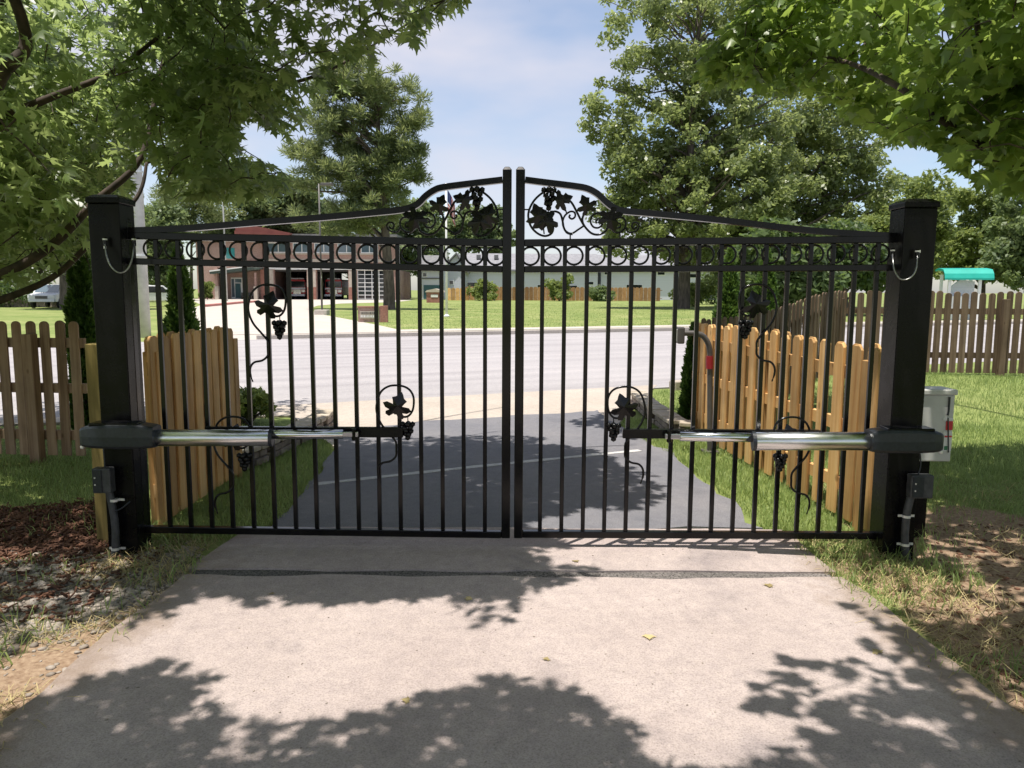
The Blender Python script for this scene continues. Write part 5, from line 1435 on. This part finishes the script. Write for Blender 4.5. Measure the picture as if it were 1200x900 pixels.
    print('maple', label, 'sprays', nS, 'leaves', N)
    return root

tl = [(-5.7, 1.3, -.2), (-5.65, 1.3, .9), (-5.5, 1.35, 1.7)]
jl = tl[-1]
left_limbs = [
    ([jl, at(-70, 180, 5.3), at(0, 140, 5.2), at(65, 112, 5.2), at(130, 85, 5.3), at(190, 40, 5.6)], .045, .012),
    ([jl, at(-80, 345, 5.9), at(0, 322, 5.6), at(60, 288, 5.6), at(110, 238, 5.6), at(165, 185, 5.7), at(184, 100, 5.9), at(200, 40, 6.0)], .050, .012),
    ([jl, at(-70, 200, 4.9), at(0, 90, 4.8), at(25, 20, 4.8), (-3.1, -.2, 4.2), (-3.0, -.9, 4.7)], .06, .015),
    ([jl, at(-60, 372, 6.2), at(0, 352, 6.0), at(60, 326, 6.0), at(105, 286, 6.0), at(160, 232, 6.2), at(172, 190, 6.3)], .040, .012),
    ([at(184, 100, 5.9), at(230, 108, 6.1), at(300, 106, 6.3), at(380, 85, 6.6), at(450, 45, 7.0), at(520, 2, 7.4)], .024, .006),
    ([at(172, 190, 6.3), at(205, 180, 6.6), at(250, 190, 7.0), at(300, 208, 7.5), at(335, 210, 7.8)], .018, .005),
    ([jl, (-4.2, 1.8, 3.4), (-2.6, 1.9, 4.6), (-1.0, 1.9, 5.2), (.5, 2.2, 5.4)], .06, .012),
    ([(-4.2, 1.8, 3.4), (-3.6, -.6, 4.2), (-3.0, -2.2, 4.6), (-2.0, -3.2, 4.8), (-.8, -3.5, 4.9)], .05, .012),
    ([(-2.6, 1.9, 4.6), (-1.8, 3.4, 5.0), (-.8, 4.6, 5.3)], .03, .010),
]
left_boxes = [(-7.2, -1.5, -.3, 4.4, 2.0, 4.4, 1700), (-7.2, 1.1, -4.4, -.3, 2.5, 5.0, 1600), (-1.9, 0.9, 0.4, 3.2, 3.9, 5.2, 900), (-1.75, 0.1, -.6, .5, 3.6, 5.0, 420), (-2.2, 1.0, -4.4, -1.2, 3.1, 5.0, 420)]
dminL = lambda x: np.where(x < 95, 3.9, 4.75)
maple('leafy maple leaning over the weathered fence and gate from the mulch side', tl, left_limbs, SIL_L, LIT_DRIVE + LIT_MORE, 'maple_leaf', left_boxes, [(-40, 560, -40, 350, 4.9, 9.5, 650), (-40, 330, 60, 270, 5.2, 9.0, 500)], dminL, 7, 0.118, 14, LT_DEEP, LOW_DEEP)

trr = [(6.4, .9, -.2), (6.35, .9, 1.0), (6.2, .95, 1.9)]
jr = trr[-1]
right_limbs = [
    ([jr, at(1290, 215, 5.6), at(1200, 195, 5.4), at(1125, 155, 5.5), at(1045, 97, 5.9), at(980, 70, 6.9), at(900, 60, 8.2), at(832, 78, 8.8)], .045, .008),
    ([jr, at(1260, 130, 5.3), at(1175, 95, 5.2), at(1150, 55, 5.2), at(1140, -20, 5.2)], .040, .012),
    ([at(980, 70, 6.9), at(1010, 55, 7.2), at(1045, 15, 7.4), at(1070, -40, 7.5)], .016, .008),
    ([jr, (5.0, -.4, 3.4), (3.6, -1.6, 4.2), (2.6, -2.2, 4.6), (1.5, -2.6, 4.8)], .055, .012),
    ([jr, (5.4, 2.6, 3.2), (4.6, 4.0, 4.2), (3.8, 5.0, 4.8)], .05, .012),
]
right_boxes = [(2.05, 7.5, -.3, 1.9, 2.2, 4.3, 1000), (2.05, 7.5, -4.4, -.3, 2.4, 5.0, 900), (1.6, 7.0, 2.4, 5.2, 2.4, 4.6, 1300), (0.9, 3.2, -3.6, -1.0, 3.3, 5.0, 170), (0.9, 2.8, 3.6, 5.2, 2.6, 5.6, 900)]
dminR = lambda x: np.where(x > 1110, 3.9, np.where(x > 980, 5.0, 6.4))
maple('bright green maple leaning over the yard from beside the red dirt', trr, right_limbs, SIL_R, LIT_DRIVE + LIT_MORE, 'maple_leaf_bright', right_boxes, [(820, 1240, -40, 240, 5.0, 9.5, 650), (812, 930, 0, 115, 6.6, 9.5, 90)], dminR, 8, 0.116, 12, LT_BROAD, LOW_BROAD)

# ------------------------------------------------------------------ ground cover
def on_pave(x, y):
    drive = (np.abs(x) < 1.68) & (y < 0.4)
    asp = in_poly(x, y, [(1.60, 0.3), (-1.50, 0.3)] + [tuple(p_) for p_ in asph])
    nd = RN[0] * x + RN[1] * y; road_ = (nd > ROAD_NEAR - .2) & (nd < ROAD_FAR + .2)
    apr = in_poly(x, y, [tuple(gp(722, 500)[:2]), tuple(gp(392, 524)[:2]), tuple(t0), road_pt(-4.9, ROAD_NEAR), road_pt(5.3, ROAD_NEAR), tuple(gp(752, 468)[:2])])
    return drive | asp | road_ | apr

def blades(name, label, areas, mat, seed, hmin, hmax, width, lie=0.5, avoid=('mulch', 'gravel', 'dirt', 'dirtr'), avoid_p=0.93, patch=0.0):
    rng = np.random.default_rng(seed); X, Y = [], []
    for (x0, x1, y0, y1, dens) in areas:
        k = int((x1 - x0) * (y1 - y0) * dens); x = rng.uniform(x0, x1, k); y = rng.uniform(y0, y1, k)
        ok = ~on_pave(x, y)
        w = np.zeros(k)
        for z in avoid: w = np.maximum(w, zone_w(z, x, y))
        ok &= rng.random(k) > w * avoid_p
        if patch: ok &= vnoise(x, y, .33, seed) > patch * rng.uniform(.75, 1.25, k)
        X.append(x[ok]); Y.append(y[ok])
    x = np.concatenate(X); y = np.concatenate(Y); N = len(x); z = ground_z(x, y) - .004
    h = rng.uniform(hmin, hmax, N) * (0.6 + .8 * vnoise(x, y, .5, seed + 1)); a = rng.random(N) * 2 * math.pi
    w = width * rng.uniform(.7, 1.3, N); dx, dy = np.cos(a), np.sin(a); b2 = rng.random(N) * 2 * math.pi; le = h * lie * rng.uniform(.2, 1.3, N)
    p0 = np.stack([x - dx * w, y - dy * w, z], 1); p1 = np.stack([x + dx * w, y + dy * w, z], 1)
    mx_, my_ = x + np.cos(b2) * le * .4, y + np.sin(b2) * le * .4
    p2 = np.stack([mx_ + dx * w * .7, my_ + dy * w * .7, z + h * .62], 1); p3 = np.stack([mx_ - dx * w * .7, my_ - dy * w * .7, z + h * .62], 1)
    tz = np.maximum(h * .15, np.sqrt(np.maximum(0, 1 - (le / h) ** 2 * .7)) * h)
    p4 = np.stack([x + np.cos(b2) * le, y + np.sin(b2) * le, z + tz], 1)
    V = np.stack([p0, p1, p2, p3, p4], 1).reshape(-1, 3); i = np.arange(N)[:, None] * 5
    F = np.concatenate([i + np.array([[0, 1, 2]]), i + np.array([[0, 2, 3]]), i + np.array([[3, 2, 4]])])
    o = link(name, np_mesh(name, V, F, mat, np.repeat((.5 * rng.random(N) + .5 * vnoise(x, y, .6, seed + 2)) * .98, 5)))
    setp(o, label, 'grass', kind='stuff'); print(name, N); return o
blades('lawn_grass', 'short green lawn grass around the gate and yard', [
    (2.2, 5.2, 0.1, 3.4, 3000), (5.2, 8, .1, 3.4, 1200), (2.0, 8.4, 3.4, 7.6, 1100), (-6.0, -2.35, .15, 2.6, 2400), (-2.3, -1.35, .2, 4.6, 3600), (.9, 2.2, .3, 4.6, 3600), (-6, -2.2, 2.6, 4.2, 700)],
    'grass_blade', 201, .03, .085, .0030, .7)
blades('edge_grass', 'ragged grass tufts along both edges of the driveway', [
    (-2.9, -1.66, -3.2, -.2, 1500), (1.62, 2.5, -3.2, .5, 1500), (1.2, 2.2, -.1, .45, 2000), (-2.3, -1.6, -.1, .4, 1800)], 'grass_blade', 202, .04, .13, .0032, .9, avoid=('gravel', 'mulch'), avoid_p=.75, patch=.55)
blades('dry_grass', 'straw coloured dry grass and clippings beside the driveway', [
    (-3.2, -1.66, -3.2, -.3, 1500), (1.64, 2.3, -3.2, .2, 1300), (2.3, 3.6, -3.2, .2, 450), (2.2, 4.4, -.2, 1.6, 300), (-2.3, -1.66, -.4, .5, 1600)], 'dry_blade', 203, .03, .09, .0024, 2.6, avoid=('mulch',), avoid_p=.9, patch=.42)
# verge tufts across the road
def tufts(name, label, pts_fun, n_, mat, seed, h, wd):
    rng = np.random.default_rng(seed); x, y = pts_fun(rng, n_); N = len(x); a = rng.random(N) * 2 * math.pi; hh = h * rng.uniform(.6, 1.3, N)
    dx, dy = np.cos(a) * wd, np.sin(a) * wd; z = np.zeros(N) - .02
    V = np.stack([np.stack([x - dx, y - dy, z], 1), np.stack([x + dx, y + dy, z], 1), np.stack([x + rng.normal(0, h * .5, N), y + rng.normal(0, h * .5, N), hh], 1)], 1).reshape(-1, 3)
    o = link(name, np_mesh(name, V, np.arange(3 * N).reshape(-1, 3), mat, np.repeat(.35 + .3 * rng.random(N) + .3 * vnoise(x, y, 3.0, seed), 3)))
    setp(o, label, 'grass', kind='stuff')
def far_pts(rng, n_):
    t = rng.uniform(-8, 60, n_); nd = ROAD_FAR + .25 + 55 * rng.random(n_) ** 1.7
    p_ = RU[None] * t[:, None] + RN[None] * nd[:, None]
    ok = ~((nd > ROAD_FAR + 2.55) & (nd < ROAD_FAR + 4.05)) & (p_[:, 0] > -10 + (p_[:, 1] > 40) * 0)
    sa = in_poly(p_[:, 0], p_[:, 1], [tuple(gp(a, b2)[:2]) for a, b2 in [(510, 399), (490, 391.5), (465, 385.5), (440, 380), (400, 372.5), (378, 368.5), (366, 364), (364, 361), (300, 361), (200, 420)]])
    ok &= ~sa; return p_[ok, 0], p_[ok, 1]
tufts('far_lawn_grass', 'mown grass on the lawn across the road', far_pts, 50000, 'grass_blade', 205, .032, .013)

# stones, gravel, mulch
def rocks(centers, sizes, rng):
    bm = bmesh.new(); bmesh.ops.create_icosphere(bm, subdivisions=1, radius=1.0); bv = np.array([v.co[:] for v in bm.verts]); bf = np.array([[v.index for v in f.verts] for f in bm.faces]); bm.free()
    N = len(centers); V = bv[None] * (1 + .22 * rng.normal(size=(N, len(bv), 1)))
    sc = sizes[:, None] * np.stack([rng.uniform(.8, 1.4, N), rng.uniform(.7, 1.1, N), rng.uniform(.35, .65, N)], 1)
    V = V * sc[:, None]; a = rng.random(N) * 2 * math.pi; c_, s_ = np.cos(a)[:, None], np.sin(a)[:, None]
    V = np.stack([V[..., 0] * c_ - V[..., 1] * s_, V[..., 0] * s_ + V[..., 1] * c_, V[..., 2]], -1) + centers[:, None]
    return V.reshape(-1, 3), (bf[None] + (np.arange(N) * len(bv))[:, None, None]).reshape(-1, 3)
rng = np.random.default_rng(301)
x = rng.uniform(-4.2, -1.6, 26000); y = rng.uniform(-2.4, .8, 26000)
ok = (rng.random(26000) < zone_w('gravel', x, y) * .9 + zone_w('dirt', x, y) * .10 + zone_w('mulch', x, y) * .05) & (x < -1.74)
x, y = x[ok][:6500], y[ok][:6500]; sz = .006 + .015 * rng.random(len(x)) ** 2.5
V, F = rocks(np.stack([x, y, ground_z(x, y) + sz * .2], 1), sz, rng)
g = link('gravel', np_mesh('gravel', V, F, 'gravel_stone')); setp(g, 'grey gravel around the foot of the gate post', 'gravel', kind='stuff')
x = rng.uniform(1.5, 3.8, 9000); y = rng.uniform(-2.4, .6, 9000); ok = (rng.random(9000) < zone_w('dirtr', x, y) * .35) & (x > 1.8)
x, y = x[ok], y[ok]; sz = .005 + .014 * rng.random(len(x)) ** 3; V, F = rocks(np.stack([x, y, ground_z(x, y) + sz * .1], 1), sz, rng)
g = link('dirt_clods', np_mesh('dirt_clods', V, F, 'mulch_chip')); setp(g, 'reddish clods of dirt beside the yard lawn', 'dirt', kind='stuff')
x = rng.uniform(-1.6, 1.7, 700); y = rng.uniform(-3.2, .2, 700); sz = .0018 + .0035 * rng.random(700) ** 3
V, F = rocks(np.stack([x, y, .012 + sz * .3], 1), sz, rng)
g = link('grit', np_mesh('grit', V, F, 'gravel_stone')); setp(g, 'scattered grit lying on the concrete driveway', 'grit', kind='stuff')
# single larger stones
bmv = []
for k in range(4):
    V, F = rocks(np.zeros((1, 3)), np.array([1.0]), np.random.default_rng(310 + k)); bmv.append(np_mesh('stone', V, F, 'loose_stone'))
cnt = 0
while cnt < 46:
    x_, y_ = rng.uniform(-3.6, -1.7), rng.uniform(-2.0, .6)
    zw = zone_w('gravel', np.array([x_]), np.array([y_]))[0] 
    if rng.random() < zw:
        s = rng.uniform(.016, .034)
        o = link('stone', bmv[cnt % 4], None, (x_, y_, float(ground_z(x_, y_)) + s * .12), (0, 0, rng.random() * 6.28)); o.scale = (s, s, s)
        setp(o, 'loose grey stone lying in the gravel by the gate post', 'stone', 'loose stones by the gate post'); cnt += 1
# mulch chips and pine straw
N = 13000; x = rng.uniform(-4.4, -2.0, N); y = rng.uniform(-1.0, 1.0, N); ok = rng.random(N) < zone_w('mulch', x, y) + zone_w('gravel', x, y) * .20; x, y = x[ok], y[ok]; N = len(x)
c_ = np.stack([x, y, ground_z(x, y) + rng.uniform(.002, .028, N)], 1); d = rng.normal(size=(N, 3)) * np.array([1, 1, .35]); d /= np.linalg.norm(d, axis=1, keepdims=True)
s_ = np.cross(d, rand_unit(rng, N)); s_ /= np.linalg.norm(s_, axis=1, keepdims=True); t_ = np.cross(d, s_)
L = rng.uniform(.008, .030, (N, 1)); w = rng.uniform(.002, .008, (N, 1)); th = rng.uniform(.002, .004, (N, 1))
V = np.stack([c_ + sx_ * d * L + sy * s_ * w + sz_ * t_ * th for sx_ in (-1, 1) for sy in (-1, 1) for sz_ in (-1, 1)], 1).reshape(-1, 3)
bf = np.array([(0, 1, 3, 2), (4, 6, 7, 5), (0, 4, 5, 1), (2, 3, 7, 6), (0, 2, 6, 4), (1, 5, 7, 3)])
F = (bf[None] + (np.arange(N) * 8)[:, None, None]).reshape(-1, 4)
g = link('mulch', np_mesh('mulch', V, F, 'mulch_chip')); setp(g, 'dark red bark mulch bed beside the weathered fence', 'mulch', kind='stuff')
# a few fallen leaves on the concrete
fl_me = np_mesh('fallen_leaf', LT * np.array([1, 1, .35]), LF, 'dry_blade')
for k, (px, py) in enumerate([(672, 661), (546, 704), (318, 700), (480, 826), (760, 748), (1030, 770), (905, 690), (640, 778)]):
    q_ = gp(px, py); o = link('fallen_leaf', fl_me, None, (q_.x, q_.y, .018), (rng.uniform(-.2, .2), rng.uniform(-.2, .2), rng.random() * 6.28)); s = rng.uniform(.03, .055); o.scale = (s, s, s)
    setp(o, 'small dry leaf lying on the concrete driveway', 'leaf', 'fallen leaves on the driveway')
